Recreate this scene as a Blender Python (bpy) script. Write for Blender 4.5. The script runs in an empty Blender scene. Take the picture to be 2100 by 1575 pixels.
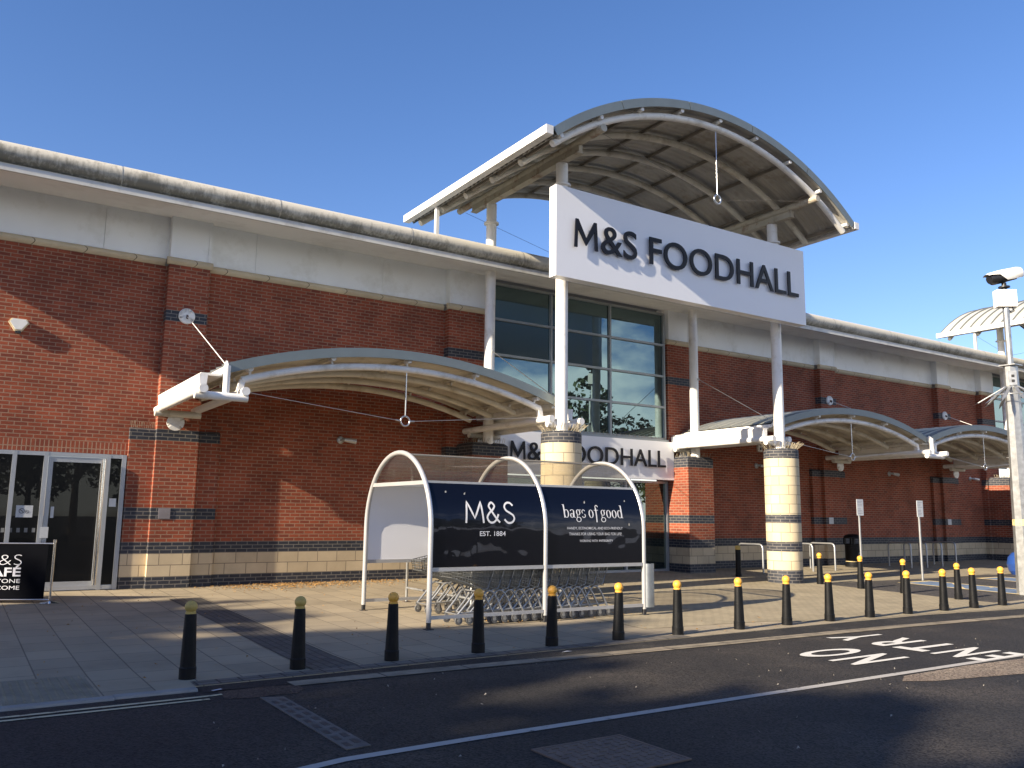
import bpy, bmesh, math, random
from mathutils import Vector, Matrix
random.seed(7)
sc = bpy.context.scene
COL = sc.collection
R = math.radians
# ------------------------------------------------------------------ camera
F_PX, PITCH, ROLL, YAW = 1744.06, R(8.8109), R(0.68337), R(33.18175)
fw = Vector((math.sin(YAW)*math.cos(PITCH), math.cos(YAW)*math.cos(PITCH), math.sin(PITCH)))
rt = Vector((math.cos(YAW), -math.sin(YAW), 0)); up = rt.cross(fw)
r2 = math.cos(ROLL)*rt + math.sin(ROLL)*up
u2 = -math.sin(ROLL)*rt + math.cos(ROLL)*up
cd = bpy.data.cameras.new("camera"); cam = bpy.data.objects.new("camera", cd); COL.objects.link(cam)
cd.sensor_width = 36; cd.lens = 36*F_PX/2100; cd.clip_end = 2000
cam.matrix_world = Matrix(((r2.x, u2.x, -fw.x, 0), (r2.y, u2.y, -fw.y, 0), (r2.z, u2.z, -fw.z, 1.5), (0, 0, 0, 1)))
sc.camera = cam
# ------------------------------------------------------------------ light
SUN = Vector((-1, -0.125, 0.45)).normalized()          # towards the sun
sd = bpy.data.lights.new("sun", 'SUN'); sun = bpy.data.objects.new("sun", sd); COL.objects.link(sun)
sd.energy = 5.0; sd.angle = R(0.5); sd.color = (1, 0.86, 0.66)
sun.rotation_euler = SUN.to_track_quat('Z', 'Y').to_euler(); sun.location = (-20, 0, 20)
wd = bpy.data.worlds.new("World"); sc.world = wd; wd.use_nodes = True
wn, wl = wd.node_tree.nodes, wd.node_tree.links
bg = wn['Background']
sky = wn.new('ShaderNodeTexSky'); sky.sky_type = 'NISHITA'; sky.sun_disc = False
sky.sun_elevation = math.asin(SUN.z); sky.sun_rotation = math.atan2(SUN.x, SUN.y)
sky.air_density = 1.0; sky.dust_density = 0.3; sky.ozone_density = 2.2; sky.altitude = 50
hsv = wn.new('ShaderNodeHueSaturation'); hsv.inputs['Saturation'].default_value = 1.2
wl.new(sky.outputs[0], hsv.inputs['Color'])
tnt = wn.new('ShaderNodeMixRGB'); tnt.blend_type = 'MULTIPLY'; tnt.inputs[0].default_value = 1; tnt.inputs[2].default_value = (.98, .865, 1.0, 1)
wl.new(hsv.outputs[0], tnt.inputs[1])
# broken cloud in the part of the sky behind the camera (seen mirrored in the shop windows)
tc = wn.new('ShaderNodeTexCoord'); mp = wn.new('ShaderNodeMapping'); mp.inputs['Scale'].default_value = (2.2, 2.2, 5.0)
wl.new(tc.outputs['Generated'], mp.inputs[0])
nz = wn.new('ShaderNodeTexNoise'); nz.inputs['Scale'].default_value = 1.6; nz.inputs['Detail'].default_value = 8; nz.inputs['Roughness'].default_value = .55
wl.new(mp.outputs[0], nz.inputs[0])
cr = wn.new('ShaderNodeValToRGB'); cr.color_ramp.elements[0].position = .44; cr.color_ramp.elements[1].position = .56
wl.new(nz.outputs[0], cr.inputs[0])
sx = wn.new('ShaderNodeSeparateXYZ'); wl.new(tc.outputs['Generated'], sx.inputs[0])
def wmath(op, a, b):
    m = wn.new('ShaderNodeMath'); m.operation = op; m.use_clamp = op == 'MULTIPLY'
    for i, v in enumerate((a, b)):
        if isinstance(v, (int, float)): m.inputs[i].default_value = v
        else: wl.new(v, m.inputs[i])
    return m.outputs[0]
back = wmath('MULTIPLY', wmath('SUBTRACT', -0.12, sx.outputs[1]), 5.0)
low = wmath('MULTIPLY', wmath('SUBTRACT', 0.34, sx.outputs[2]), 8.0)
msk = wmath('MULTIPLY', wmath('MULTIPLY', back, low), cr.outputs[0])
mx = wn.new('ShaderNodeMixRGB'); mx.inputs[2].default_value = (10.5, 10.3, 9.8, 1)
wl.new(msk, mx.inputs[0]); wl.new(tnt.outputs[0], mx.inputs[1]); wl.new(mx.outputs[0], bg.inputs[0])
bg.inputs[1].default_value = 0.086
sc.view_settings.view_transform = 'Standard'; sc.view_settings.look = 'None'
sc.view_settings.exposure = 1.25; sc.view_settings.gamma = 1.0

# ------------------------------------------------------------------ helpers
class MB:
    def __init__(s): s.v = []; s.f = []; s.m = []; s.sm = []
    def add(s, vs, fs, mat=0, smooth=False):
        o = len(s.v); s.v += [tuple(p) for p in vs]
        for f in fs: s.f.append([i+o for i in f]); s.m.append(mat); s.sm.append(smooth)
    def box(s, x0, x1, y0, y1, z0, z1, mat=0):
        s.add([(x0,y0,z0),(x1,y0,z0),(x1,y1,z0),(x0,y1,z0),(x0,y0,z1),(x1,y0,z1),(x1,y1,z1),(x0,y1,z1)],
              [(0,3,2,1),(4,5,6,7),(0,1,5,4),(1,2,6,5),(2,3,7,6),(3,0,4,7)], mat)
    def bar(s, a, b, w, h, mat=0, upv=(0,0,1)):
        a, b = Vector(a), Vector(b); d = (b-a).normalized(); u = Vector(upv)
        if abs(d.dot(u)) > .95: u = Vector((0,1,0))
        x = d.cross(u).normalized(); y = x.cross(d)
        vs = [p + x*sx_*w/2 + y*sy_*h/2 for p in (a, b) for sx_, sy_ in ((-1,-1),(1,-1),(1,1),(-1,1))]
        s.add(vs, [(0,1,2,3),(7,6,5,4),(0,4,5,1),(1,5,6,2),(2,6,7,3),(3,7,4,0)], mat)
    def tube(s, pts, r, n=10, mat=0, closed=False, cap=True, r1=None):
        P = [Vector(p) for p in pts]; N = len(P)
        tg = []
        for i in range(N):
            a = P[i-1] if (i or closed) else P[i]; b = P[(i+1) % N] if (i < N-1 or closed) else P[i]
            tg.append((b-a).normalized())
        u = Vector((0,0,1)) if abs(tg[0].z) < .9 else Vector((1,0,0))
        u = (u - tg[0]*u.dot(tg[0])).normalized()
        vs = []
        for i in range(N):
            u = (u - tg[i]*u.dot(tg[i])).normalized(); w = tg[i].cross(u)
            rr = r if r1 is None else r + (r1-r)*i/(N-1)
            k = 1.0
            if 0 < i < N-1:
                c = (P[i]-P[i-1]).normalized().dot((P[i+1]-P[i]).normalized()); k = 1/max(.6, math.sqrt(max(.01, (1+c)/2)))
            for j in range(n):
                a = 2*math.pi*j/n; vs.append(P[i] + (u*math.cos(a) + w*math.sin(a))*rr*k)
        fs = []
        M_ = N if closed else N-1
        for i in range(M_):
            for j in range(n):
                q = (i+1) % N
                fs.append((i*n+j, i*n+(j+1) % n, q*n+(j+1) % n, q*n+j))
        s.add(vs, fs, mat, n > 5)
        if cap and not closed:
            s.add(vs[:n], [tuple(reversed(range(n)))], mat); s.add(vs[-n:], [tuple(range(n))], mat)
    def lathe(s, prof, c=(0,0,0), n=24, mats=None, mat=0, smooth=True):
        # prof: (r, z[, mat]); consecutive rings; repeat a ring for a sharp edge
        for k in range(len(prof)-1):
            (ra, za), (rb, zb) = prof[k][:2], prof[k+1][:2]
            if (ra, za) == (rb, zb): continue
            m = prof[k][2] if len(prof[k]) > 2 else mat
            vs = [(c[0]+ra*math.cos(2*math.pi*j/n), c[1]+ra*math.sin(2*math.pi*j/n), c[2]+za) for j in range(n)]
            vs += [(c[0]+rb*math.cos(2*math.pi*j/n), c[1]+rb*math.sin(2*math.pi*j/n), c[2]+zb) for j in range(n)]
            fs = []
            for j in range(n):
                q = (j+1) % n
                if ra < 1e-6: fs.append((j, n+q, n+j))
                elif rb < 1e-6: fs.append((j, q, n+j))
                else: fs.append((j, q, n+q, n+j))
            s.add(vs, fs, m, smooth)
    def prism(s, poly, y0, y1, mat=0, axis='Y'):
        n = len(poly)
        def P(a, b, y): return (a, y, b) if axis == 'Y' else ((y, a, b) if axis == 'X' else (a, b, y))
        vs = [P(a, b, y0) for a, b in poly] + [P(a, b, y1) for a, b in poly]
        fs = [tuple(range(n)), tuple(reversed(range(n, 2*n)))] + [(i, n+i, n+(i+1) % n, (i+1) % n) for i in range(n)]
        s.add(vs, fs, mat)
    def build(s, name, mats, parent=None, L=(0,0,0), loc=None, weld=False, rec=True):
        me = bpy.data.meshes.new(name)
        L = Vector(L)
        me.from_pydata([tuple(Vector(p)-L) for p in s.v], [], s.f)
        for m in (mats if isinstance(mats, (list, tuple)) else [mats]): me.materials.append(m)
        me.polygons.foreach_set('material_index', s.m); me.polygons.foreach_set('use_smooth', s.sm)
        me.update()
        if rec or weld:
            b = bmesh.new(); b.from_mesh(me)
            if weld: bmesh.ops.remove_doubles(b, verts=b.verts, dist=1e-5)
            if rec: bmesh.ops.recalc_face_normals(b, faces=b.faces)
            b.to_mesh(me); b.free()
        o = bpy.data.objects.new(name, me); COL.objects.link(o)
        if parent: o.parent = parent
        elif loc is None: o.location = L
        if loc is not None: o.location = loc
        return o
def tag(o, label=None, cat=None, group=None, kind=None):
    for k, v in (('label', label), ('category', cat), ('group', group), ('kind', kind)):
        if v: o[k] = v
    return o
def empty(name, loc=(0,0,0), rz=0, label=None, cat=None, group=None):
    o = bpy.data.objects.new(name, None); COL.objects.link(o); o.location = loc; o.rotation_euler.z = rz
    o.empty_display_size = .2
    return tag(o, label, cat, group)
def copy_tree(o, parent=None):
    c = o.copy(); COL.objects.link(c)
    if parent: c.parent = parent
    for ch in list(o.children): copy_tree(ch, c)
    return c
def arc(cx, cz, r, a0, a1, n, y=0):
    return [(cx+r*math.cos(a0+(a1-a0)*i/n), y, cz+r*math.sin(a0+(a1-a0)*i/n)) for i in range(n+1)]
def gz(y): return -.169 if y < 10 else (-.02*(18.459-y) if y < 18.459 else 0)

# text as flat or raised polygons, fitted into a box [x0,x1] x [z0,z1 of the capitals]
def text_geo(body, off=0.0, raised=0.0, spacing=1.0):
    c = bpy.data.curves.new('lettering', 'FONT'); c.body = body; c.offset = off; c.resolution_u = 6; c.space_character = spacing
    c.extrude = raised/2
    o = bpy.data.objects.new('lettering', c); COL.objects.link(o)
    dg = bpy.context.evaluated_depsgraph_get(); dg.update(); me = o.evaluated_get(dg).to_mesh()
    vs = [tuple(v.co) for v in me.vertices]; fs = [tuple(p.vertices) for p in me.polygons]
    o.evaluated_get(dg).to_mesh_clear(); bpy.data.objects.remove(o); bpy.data.curves.remove(c)
    return vs, fs
def fit_text(body, x0, x1, z0, z1, off=0.0, raised=0.0, cap=None, spacing=1.0):
    vs, fs = text_geo(body, off, raised, spacing)
    if body.startswith('M') and off > 0:      # the heavier M is drawn as a plain outline
        rest = text_geo(body[1:], off, raised, spacing); m0 = text_geo('M', 0, raised)[0]; m1 = text_geo('MI', 0, raised)[0]; i0 = text_geo('I', 0, raised)[0]
        adv = max(v[0] for v in m1)-max(v[0] for v in i0)
        xa, xb = min(v[0] for v in m0)-off, max(v[0] for v in m0)+off; hh = max(v[1] for v in m0)+off; t = .072+2*off; w = xb-xa; c = w/2
        out = [(.0,-off),(t,-off),(t+.015,hh*.66),(c,hh*.10),(w-t-.015,hh*.66),(w-t,-off),(w,-off),(w-.035,hh),(w-.035-t*.92,hh),(c,hh*.36),(.035+t*.92,hh),(.035,hh)]
        out = [(xa+a, b) for a, b in out]; n = 12
        if raised:
            V = [(a, b, -raised/2) for a, b in out]+[(a, b, raised/2) for a, b in out]
            F = [tuple(range(n)), tuple(reversed(range(n, 2*n)))]+[(i, (i+1) % n, n+(i+1) % n, n+i) for i in range(n)]
        else: V = [(a, b, 0) for a, b in out]; F = [tuple(range(n))]
        vs = V+[(v[0]+adv, v[1], v[2]) for v in rest[0]]; fs = F+[tuple(k+len(V) for k in f) for f in rest[1]]
    xa, xb = min(v[0] for v in vs), max(v[0] for v in vs)
    za, zb = (min(v[1] for v in vs), max(v[1] for v in vs)) if cap is None else (0, cap)
    kx = (x1-x0)/(xb-xa); kz = (z1-z0)/(zb-za)
    return [(x0+(v[0]-xa)*kx, z0+(v[1]-za)*kz, v[2]) for v in vs], fs

# ------------------------------------------------------------------ materials
def new_mat(name):
    m = bpy.data.materials.new(name); m.use_nodes = True
    nt = m.node_tree; return m, nt.nodes, nt.links, nt.nodes['Principled BSDF']
def node(ns, t, **kw):
    n = ns.new(t)
    for k, v in kw.items():
        if hasattr(n, k): setattr(n, k, v)
    return n
def plain(name, col, rough=.5, metal=0, var=.12, scale=3.0, bump=0, spec=.5, dirt=None, dirt_scale=2.0, dirt_amt=.5):
    m, ns, ls, p = new_mat(name)
    t = ns.new('ShaderNodeTexCoord'); n = ns.new('ShaderNodeTexNoise'); n.inputs['Scale'].default_value = scale; n.inputs['Detail'].default_value = 6
    ls.new(t.outputs['Object'], n.inputs['Vector'])
    mr = ns.new('ShaderNodeMapRange'); mr.inputs[3].default_value = 1-var; mr.inputs[4].default_value = 1+var
    mr.inputs[1].default_value = .3; mr.inputs[2].default_value = .7
    ls.new(n.outputs[0], mr.inputs[0])
    mu = ns.new('ShaderNodeVectorMath'); mu.operation = 'SCALE'; mu.inputs[0].default_value = col; ls.new(mr.outputs[0], mu.inputs['Scale'])
    out = mu.outputs[0]
    if dirt:
        n2 = ns.new('ShaderNodeTexNoise'); n2.inputs['Scale'].default_value = dirt_scale; n2.inputs['Detail'].default_value = 9; n2.inputs['Roughness'].default_value = .65
        ls.new(t.outputs['Object'], n2.inputs['Vector'])
        r = ns.new('ShaderNodeMapRange'); r.inputs[1].default_value = .52; r.inputs[2].default_value = .68; r.inputs[4].default_value = dirt_amt
        ls.new(n2.outputs[0], r.inputs[0])
        x = ns.new('ShaderNodeMixRGB'); ls.new(r.outputs[0], x.inputs[0]); ls.new(out, x.inputs[1]); x.inputs[2].default_value = (*dirt, 1); out = x.outputs[0]
    ls.new(out, p.inputs['Base Color'])
    p.inputs['Roughness'].default_value = rough; p.inputs['Metallic'].default_value = metal; p.inputs['Specular IOR Level'].default_value = spec
    if bump:
        b = ns.new('ShaderNodeBump'); b.inputs['Strength'].default_value = bump; b.inputs['Distance'].default_value = .01
        n3 = ns.new('ShaderNodeTexNoise'); n3.inputs['Scale'].default_value = scale*12; ls.new(t.outputs['Object'], n3.inputs['Vector'])
        ls.new(n3.outputs[0], b.inputs['Height']); ls.new(b.outputs[0], p.inputs['Normal'])
    return m
def masonry(name, c1, c2, mortar, bw, rh, ms, rough=.85, bump=.6, var=.25, coords='wall', rad=1.0, off=.5, vscale=1.2, stain=None, stain_amt=.4, c3=None):
    m, ns, ls, p = new_mat(name)
    g = ns.new('ShaderNodeNewGeometry'); s = ns.new('ShaderNodeSeparateXYZ'); cb = ns.new('ShaderNodeCombineXYZ')
    if coords == 'round':
        t = ns.new('ShaderNodeTexCoord'); ls.new(t.outputs['Object'], s.inputs[0])
        a = ns.new('ShaderNodeMath'); a.operation = 'ARCTAN2'; ls.new(s.outputs[1], a.inputs[0]); ls.new(s.outputs[0], a.inputs[1])
        k = ns.new('ShaderNodeMath'); k.operation = 'MULTIPLY'; ls.new(a.outputs[0], k.inputs[0]); k.inputs[1].default_value = rad
        ls.new(k.outputs[0], cb.inputs[0]); ls.new(s.outputs[2], cb.inputs[1])
    else:
        ls.new(g.outputs['Position'], s.inputs[0])
        if coords == 'wall':
            a = ns.new('ShaderNodeMath'); a.operation = 'ADD'; ls.new(s.outputs[0], a.inputs[0]); ls.new(s.outputs[1], a.inputs[1])
            ls.new(a.outputs[0], cb.inputs[0]); ls.new(s.outputs[2], cb.inputs[1])
        elif coords == 'floorY':
            ls.new(s.outputs[1], cb.inputs[0]); ls.new(s.outputs[0], cb.inputs[1])
        else:
            ls.new(s.outputs[0], cb.inputs[0]); ls.new(s.outputs[1], cb.inputs[1])
    b = ns.new('ShaderNodeTexBrick'); ls.new(cb.outputs[0], b.inputs['Vector'])
    b.offset = off
    b.inputs['Scale'].default_value = 1; b.inputs['Brick Width'].default_value = bw; b.inputs['Row Height'].default_value = rh
    b.inputs['Mortar Size'].default_value = ms; b.inputs['Mortar Smooth'].default_value = .15; b.inputs['Bias'].default_value = -.1
    b.inputs['Color1'].default_value = (*c1, 1); b.inputs['Color2'].default_value = (*c2, 1); b.inputs['Mortar'].default_value = (*mortar, 1)
    n = ns.new('ShaderNodeTexNoise'); n.inputs['Scale'].default_value = vscale; n.inputs['Detail'].default_value = 8; n.inputs['Roughness'].default_value = .65
    ls.new(g.outputs['Position'], n.inputs['Vector'])
    mr = ns.new('ShaderNodeMapRange'); mr.inputs[1].default_value = .3; mr.inputs[2].default_value = .7
    mr.inputs[3].default_value = 1-var; mr.inputs[4].default_value = 1+var; ls.new(n.outputs[0], mr.inputs[0])
    mu = ns.new('ShaderNodeVectorMath'); mu.operation = 'SCALE'; ls.new(mr.outputs[0], mu.inputs['Scale'])
    src = b.outputs[0]
    if c3:   # a scatter of odd darker bricks / blocks
        w = ns.new('ShaderNodeTexBrick'); ls.new(cb.outputs[0], w.inputs['Vector']); w.offset = off
        w.inputs['Scale'].default_value = 1; w.inputs['Brick Width'].default_value = bw; w.inputs['Row Height'].default_value = rh
        w.inputs['Mortar Size'].default_value = ms; w.inputs['Bias'].default_value = -.72
        w.inputs['Color1'].default_value = (0,0,0,1); w.inputs['Color2'].default_value = (1,1,1,1); w.inputs['Mortar'].default_value = (0,0,0,1)
        x = ns.new('ShaderNodeMixRGB'); ls.new(w.outputs[0], x.inputs[0]); ls.new(src, x.inputs[1]); x.inputs[2].default_value = (*c3, 1); src = x.outputs[0]
    ls.new(src, mu.inputs[0]); out = mu.outputs[0]
    if stain:
        n2 = ns.new('ShaderNodeTexNoise'); n2.inputs['Scale'].default_value = .45; n2.inputs['Detail'].default_value = 9; n2.inputs['Roughness'].default_value = .7
        ls.new(g.outputs['Position'], n2.inputs['Vector'])
        r = ns.new('ShaderNodeMapRange'); r.inputs[1].default_value = .5; r.inputs[2].default_value = .68; r.inputs[4].default_value = stain_amt
        ls.new(n2.outputs[0], r.inputs[0])
        x = ns.new('ShaderNodeMixRGB'); ls.new(r.outputs[0], x.inputs[0]); ls.new(out, x.inputs[1]); x.inputs[2].default_value = (*stain, 1); out = x.outputs[0]
    ls.new(out, p.inputs['Base Color']); p.inputs['Roughness'].default_value = rough; p.inputs['Specular IOR Level'].default_value = .3
    n3 = ns.new('ShaderNodeTexNoise'); n3.inputs['Scale'].default_value = 60; n3.inputs['Detail'].default_value = 3; ls.new(g.outputs['Position'], n3.inputs['Vector'])
    ad = ns.new('ShaderNodeMath'); ad.operation = 'MULTIPLY_ADD'; ls.new(b.outputs['Fac'], ad.inputs[0]); ad.inputs[1].default_value = -1.0
    k3 = ns.new('ShaderNodeMath'); k3.operation = 'MULTIPLY'; ls.new(n3.outputs[0], k3.inputs[0]); k3.inputs[1].default_value = .35; ls.new(k3.outputs[0], ad.inputs[2])
    bp = ns.new('ShaderNodeBump'); bp.inputs['Strength'].default_value = bump; bp.inputs['Distance'].default_value = .008
    ls.new(ad.outputs[0], bp.inputs['Height']); ls.new(bp.outputs[0], p.inputs['Normal'])
    return m
M = {}
M['brick'] = masonry('red_brick', (.29,.068,.033), (.19,.046,.026), (.29,.17,.115), .225, .075, .010, c3=(.13,.042,.032), stain=(.09,.035,.025), stain_amt=.3)
M['dark_brick'] = masonry('dark_brick', (.036,.040,.052), (.025,.028,.039), (.15,.14,.13), .225, .075, .009, rough=.6)
M['ashlar'] = masonry('ashlar', (.56,.46,.31), (.48,.39,.26), (.22,.18,.13), .45, .225, .008, var=.14, bump=.35, stain=(.33,.26,.17), stain_amt=.35)
M['ashlar_round'] = masonry('ashlar_round', (.60,.52,.36), (.52,.44,.29), (.28,.24,.17), .455, .2345, .009, var=.10, coords='round', rad=.435, bump=.3)
M['dark_round'] = masonry('dark_brick_round', (.040,.044,.055), (.028,.031,.042), (.16,.15,.14), .2278, .075, .009, rough=.6, coords='round', rad=.435)
M['slab'] = masonry('paving_slab', (.335,.28,.195), (.27,.228,.163), (.15,.125,.09), .60, .45, .008, coords='floorY', var=.22, bump=.3, stain=(.17,.145,.11), stain_amt=.4, vscale=.9)
M['block'] = masonry('block_paving', (.33,.28,.19), (.28,.24,.165), (.17,.145,.10), .21, .105, .008, coords='floorX', var=.18, bump=.3, stain=(.22,.18,.125), stain_amt=.3)
M['dark_block'] = masonry('dark_block_paving', (.115,.105,.092), (.088,.08,.07), (.06,.054,.047), .21, .105, .010, coords='floorY', var=.2)
M['setts'] = masonry('edge_setts', (.15,.135,.115), (.12,.11,.095), (.05,.045,.04), .22, .5, .012, coords='floorX', var=.25, off=0)
M['channel'] = masonry('channel_blocks', (.24,.20,.145), (.19,.165,.12), (.07,.06,.05), 1.0, .4, .012, coords='floorX', var=.35, off=0, vscale=4)
M['white'] = plain('white_paint', (.80,.79,.76), .38, var=.04, dirt=(.40,.36,.28), dirt_scale=2.3, dirt_amt=.5)
M['panel_white'] = plain('sign_white', (.80,.81,.84), .32, var=.015, scale=.6)
M['fascia'] = plain('fascia_panel', (.83,.86,.88), .5, var=.04, scale=.8, dirt=(.52,.52,.48), dirt_scale=1.1, dirt_amt=.4)
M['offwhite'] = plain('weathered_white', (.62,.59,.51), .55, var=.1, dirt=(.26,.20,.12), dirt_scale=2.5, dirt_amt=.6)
M['rusty'] = plain('rust_stained_steel', (.46,.42,.33), .6, var=.12, dirt=(.20,.09,.035), dirt_scale=3.2, dirt_amt=.85)
M['flash'] = plain('grey_flashing', (.17,.205,.215), .45, metal=.2, var=.06)
M['seam'] = plain('standing_seam_roof', (.20,.215,.21), .5, metal=.1, var=.12, scale=1)
M['seam_light'] = plain('pale_standing_seam_roof', (.50,.49,.43), .5, metal=.1, var=.1, scale=1)
M['under'] = plain('canopy_lining', (.54,.51,.44), .65, var=.15, scale=1.2, dirt=(.22,.18,.13), dirt_scale=2.2, dirt_amt=.5)
M['under_big'] = plain('corrugated_lining', (.42,.405,.37), .65, var=.18, scale=1.0, dirt=(.20,.165,.12), dirt_scale=1.6, dirt_amt=.6)
M['purlin'] = plain('purlin_steel', (.20,.175,.14), .6, var=.2)
M['letter'] = plain('black_letter', (.005,.0055,.010), .4, var=.05, spec=.25)
M['steel'] = plain('brushed_steel', (.62,.62,.62), .28, metal=1, var=.08)
M['galv'] = plain('galvanised_steel', (.42,.43,.43), .42, metal=.75, var=.22, scale=9, dirt=(.33,.34,.35), dirt_scale=7, dirt_amt=.6)
M['wire'] = plain('trolley_wire', (.24,.25,.25), .4, metal=.7, var=.15, scale=9)
M['tube'] = plain('trolley_tube', (.36,.37,.38), .4, metal=.7, var=.1, scale=6)
M['chrome'] = plain('polished_chrome', (.75,.75,.74), .12, metal=1, var=.02)
M['alu'] = plain('silver_paint', (.50,.50,.50), .32, metal=.35, var=.05)
M['frame_grey'] = plain('grey_frame', (.30,.33,.34), .4, metal=.2, var=.05)
M['frame_alu'] = plain('aluminium_frame', (.38,.40,.43), .35, metal=.4, var=.05)
M['rubber'] = plain('dark_rubber', (.03,.03,.032), .6, var=.15)
M['grey_rubber'] = plain('grey_rubber', (.13,.13,.13), .6, var=.15)
M['cast'] = plain('black_cast_paint', (.0045,.005,.006), .5, spec=.22, var=.25, scale=8, bump=.25, dirt=(.022,.020,.019), dirt_scale=9, dirt_amt=.35)
M['yellow'] = plain('yellow_paint', (.80,.40,.055), .45, var=.08, scale=10, dirt=(.40,.22,.05), dirt_scale=12, dirt_amt=.2)
M['yellow_shaded_faded'] = plain('shaded_and_faded_yellow', (.52,.36,.09), .55, var=.1, scale=10, dirt=(.16,.14,.05), dirt_scale=10, dirt_amt=.4)  # shade put into the ball yellow; faded paint on the flat bollard's band
M['black'] = plain('black_plastic', (.014,.014,.016), .4, var=.1)
M['white_plastic'] = plain('white_plastic', (.78,.77,.73), .4, var=.03)
M['cream'] = plain('cream_plastic', (.62,.52,.33), .5, var=.05)
M['blue'] = plain('blue_plastic', (.02,.06,.24), .3, var=.08)
M['orange'] = plain('orange_plastic', (.75,.20,.03), .4, var=.05)
M['cloth'] = plain('black_banner_cloth', (.0035,.004,.006), .9, var=.2, scale=2, spec=.05)
M['grey_print'] = plain('grey_print', (.60,.60,.64), .6, var=.03)
M['white_print'] = plain('white_print', (.78,.78,.78), .5, var=.03)
M['faint_print'] = plain('faint_print', (.16,.16,.16), .5, var=.03)
M['spike'] = plain('bird_spike', (.34,.29,.20), .5, var=.2)
M['iron'] = plain('rusted_iron', (.12,.088,.07), .65, var=.25, scale=8, bump=.3)
M['concrete'] = plain('kerb_concrete', (.26,.25,.23), .85, var=.15, scale=5, bump=.3)
M['stone_band'] = masonry('string_course', (.62,.53,.37), (.55,.46,.32), (.16,.13,.09), .92, .5, .010, var=.12, bump=.2, off=0, stain=(.30,.24,.16), stain_amt=.4)
M['bark'] = plain('bark', (.09,.065,.045), .9, var=.3, scale=8)
M['leaf'] = plain('foliage', (.06,.085,.022), .6, var=.35, scale=1.5)
M['dead_leaf'] = plain('dead_leaf', (.34,.19,.06), .7, var=.4, scale=6)
M['tactile'] = plain('tactile_paving', (.22,.19,.135), .85, var=.2, scale=4)
M['plate'] = plain('enamel_plate', (.66,.67,.66), .4, var=.03)
M['sign_grey'] = plain('pale_grey_plate', (.50,.52,.54), .4, var=.03)
def asphalt(name, base, light, warm, scale=1.0):
    m, ns, ls, p = new_mat(name)
    g = ns.new('ShaderNodeNewGeometry')
    v = ns.new('ShaderNodeTexVoronoi'); v.inputs['Scale'].default_value = 62; ls.new(g.outputs['Position'], v.inputs['Vector'])
    a = ns.new('ShaderNodeMapRange'); a.inputs[1].default_value = .0; a.inputs[2].default_value = .75; a.inputs[3].default_value = .35; a.inputs[4].default_value = 1.85
    sp = ns.new('ShaderNodeSeparateColor'); ls.new(v.outputs['Color'], sp.inputs[0]); ls.new(sp.outputs[0], a.inputs[0])
    n = ns.new('ShaderNodeTexNoise'); n.inputs['Scale'].default_value = .55*scale; n.inputs['Detail'].default_value = 8; n.inputs['Roughness'].default_value = .6
    ls.new(g.outputs['Position'], n.inputs['Vector'])
    r = ns.new('ShaderNodeValToRGB'); e = r.color_ramp.elements; e[0].position = .36; e[0].color = (*base, 1); e[1].position = .68; e[1].color = (*light, 1)
    x = r.color_ramp.elements.new(.53); x.color = (*warm, 1)
    ls.new(n.outputs[0], r.inputs[0])
    mu = ns.new('ShaderNodeVectorMath'); mu.operation = 'SCALE'; ls.new(r.outputs[0], mu.inputs[0]); ls.new(a.outputs[0], mu.inputs['Scale'])
    ls.new(mu.outputs[0], p.inputs['Base Color']); p.inputs['Roughness'].default_value = .75; p.inputs['Specular IOR Level'].default_value = .28
    b = ns.new('ShaderNodeBump'); b.inputs['Strength'].default_value = .5; b.inputs['Distance'].default_value = .006
    ls.new(v.outputs['Distance'], b.inputs['Height']); ls.new(b.outputs[0], p.inputs['Normal'])
    return m
M['road'] = asphalt('asphalt', (.0165,.0155,.0150), (.042,.036,.030), (.024,.0215,.0195))
M['bay'] = asphalt('bay_asphalt', (.042,.039,.037), (.065,.058,.053), (.05,.046,.043), 1.5)
M['band'] = asphalt('gutter_asphalt', (.016,.0155,.0155), (.04,.036,.031), (.02,.019,.018), 2)
M['patch'] = asphalt('old_asphalt_patch', (.045,.031,.024), (.075,.053,.041), (.056,.039,.030), 3)
M['pale_patch'] = asphalt('pale_asphalt_patch', (.13,.10,.075), (.19,.15,.11), (.15,.12,.09), 2)
def paint(name, col, under=(.04,.037,.034), wear=.55, sc_=9):  # flaking paint
    m, ns, ls, p = new_mat(name)
    g = ns.new('ShaderNodeNewGeometry'); n = ns.new('ShaderNodeTexNoise'); n.inputs['Scale'].default_value = sc_; n.inputs['Detail'].default_value = 10; n.inputs['Roughness'].default_value = .75
    ls.new(g.outputs['Position'], n.inputs['Vector'])
    r = ns.new('ShaderNodeMapRange'); r.inputs[1].default_value = wear; r.inputs[2].default_value = wear+.12; ls.new(n.outputs[0], r.inputs[0])
    x = ns.new('ShaderNodeMixRGB'); ls.new(r.outputs[0], x.inputs[0]); x.inputs[1].default_value = (*col, 1); x.inputs[2].default_value = (*under, 1)
    ls.new(x.outputs[0], p.inputs['Base Color']); p.inputs['Roughness'].default_value = .75
    return m
M['road_white'] = paint('road_white_paint', (.62,.60,.55), wear=.60)
M['line_white'] = paint('worn_shaded_white_line', (.38,.36,.33), wear=.58)  # worn paint, its white also lowered for the shade lying on it
M['line_yellow'] = paint('yellow_line_paint', (.55,.47,.30), wear=.54)
M['bay_yellow'] = paint('bay_yellow_paint', (.70,.55,.27), (.07,.065,.06), wear=.56)
M['bay_blue'] = paint('bay_blue_paint', (.13,.19,.29), (.07,.065,.06), wear=.52, sc_=5)
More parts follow.
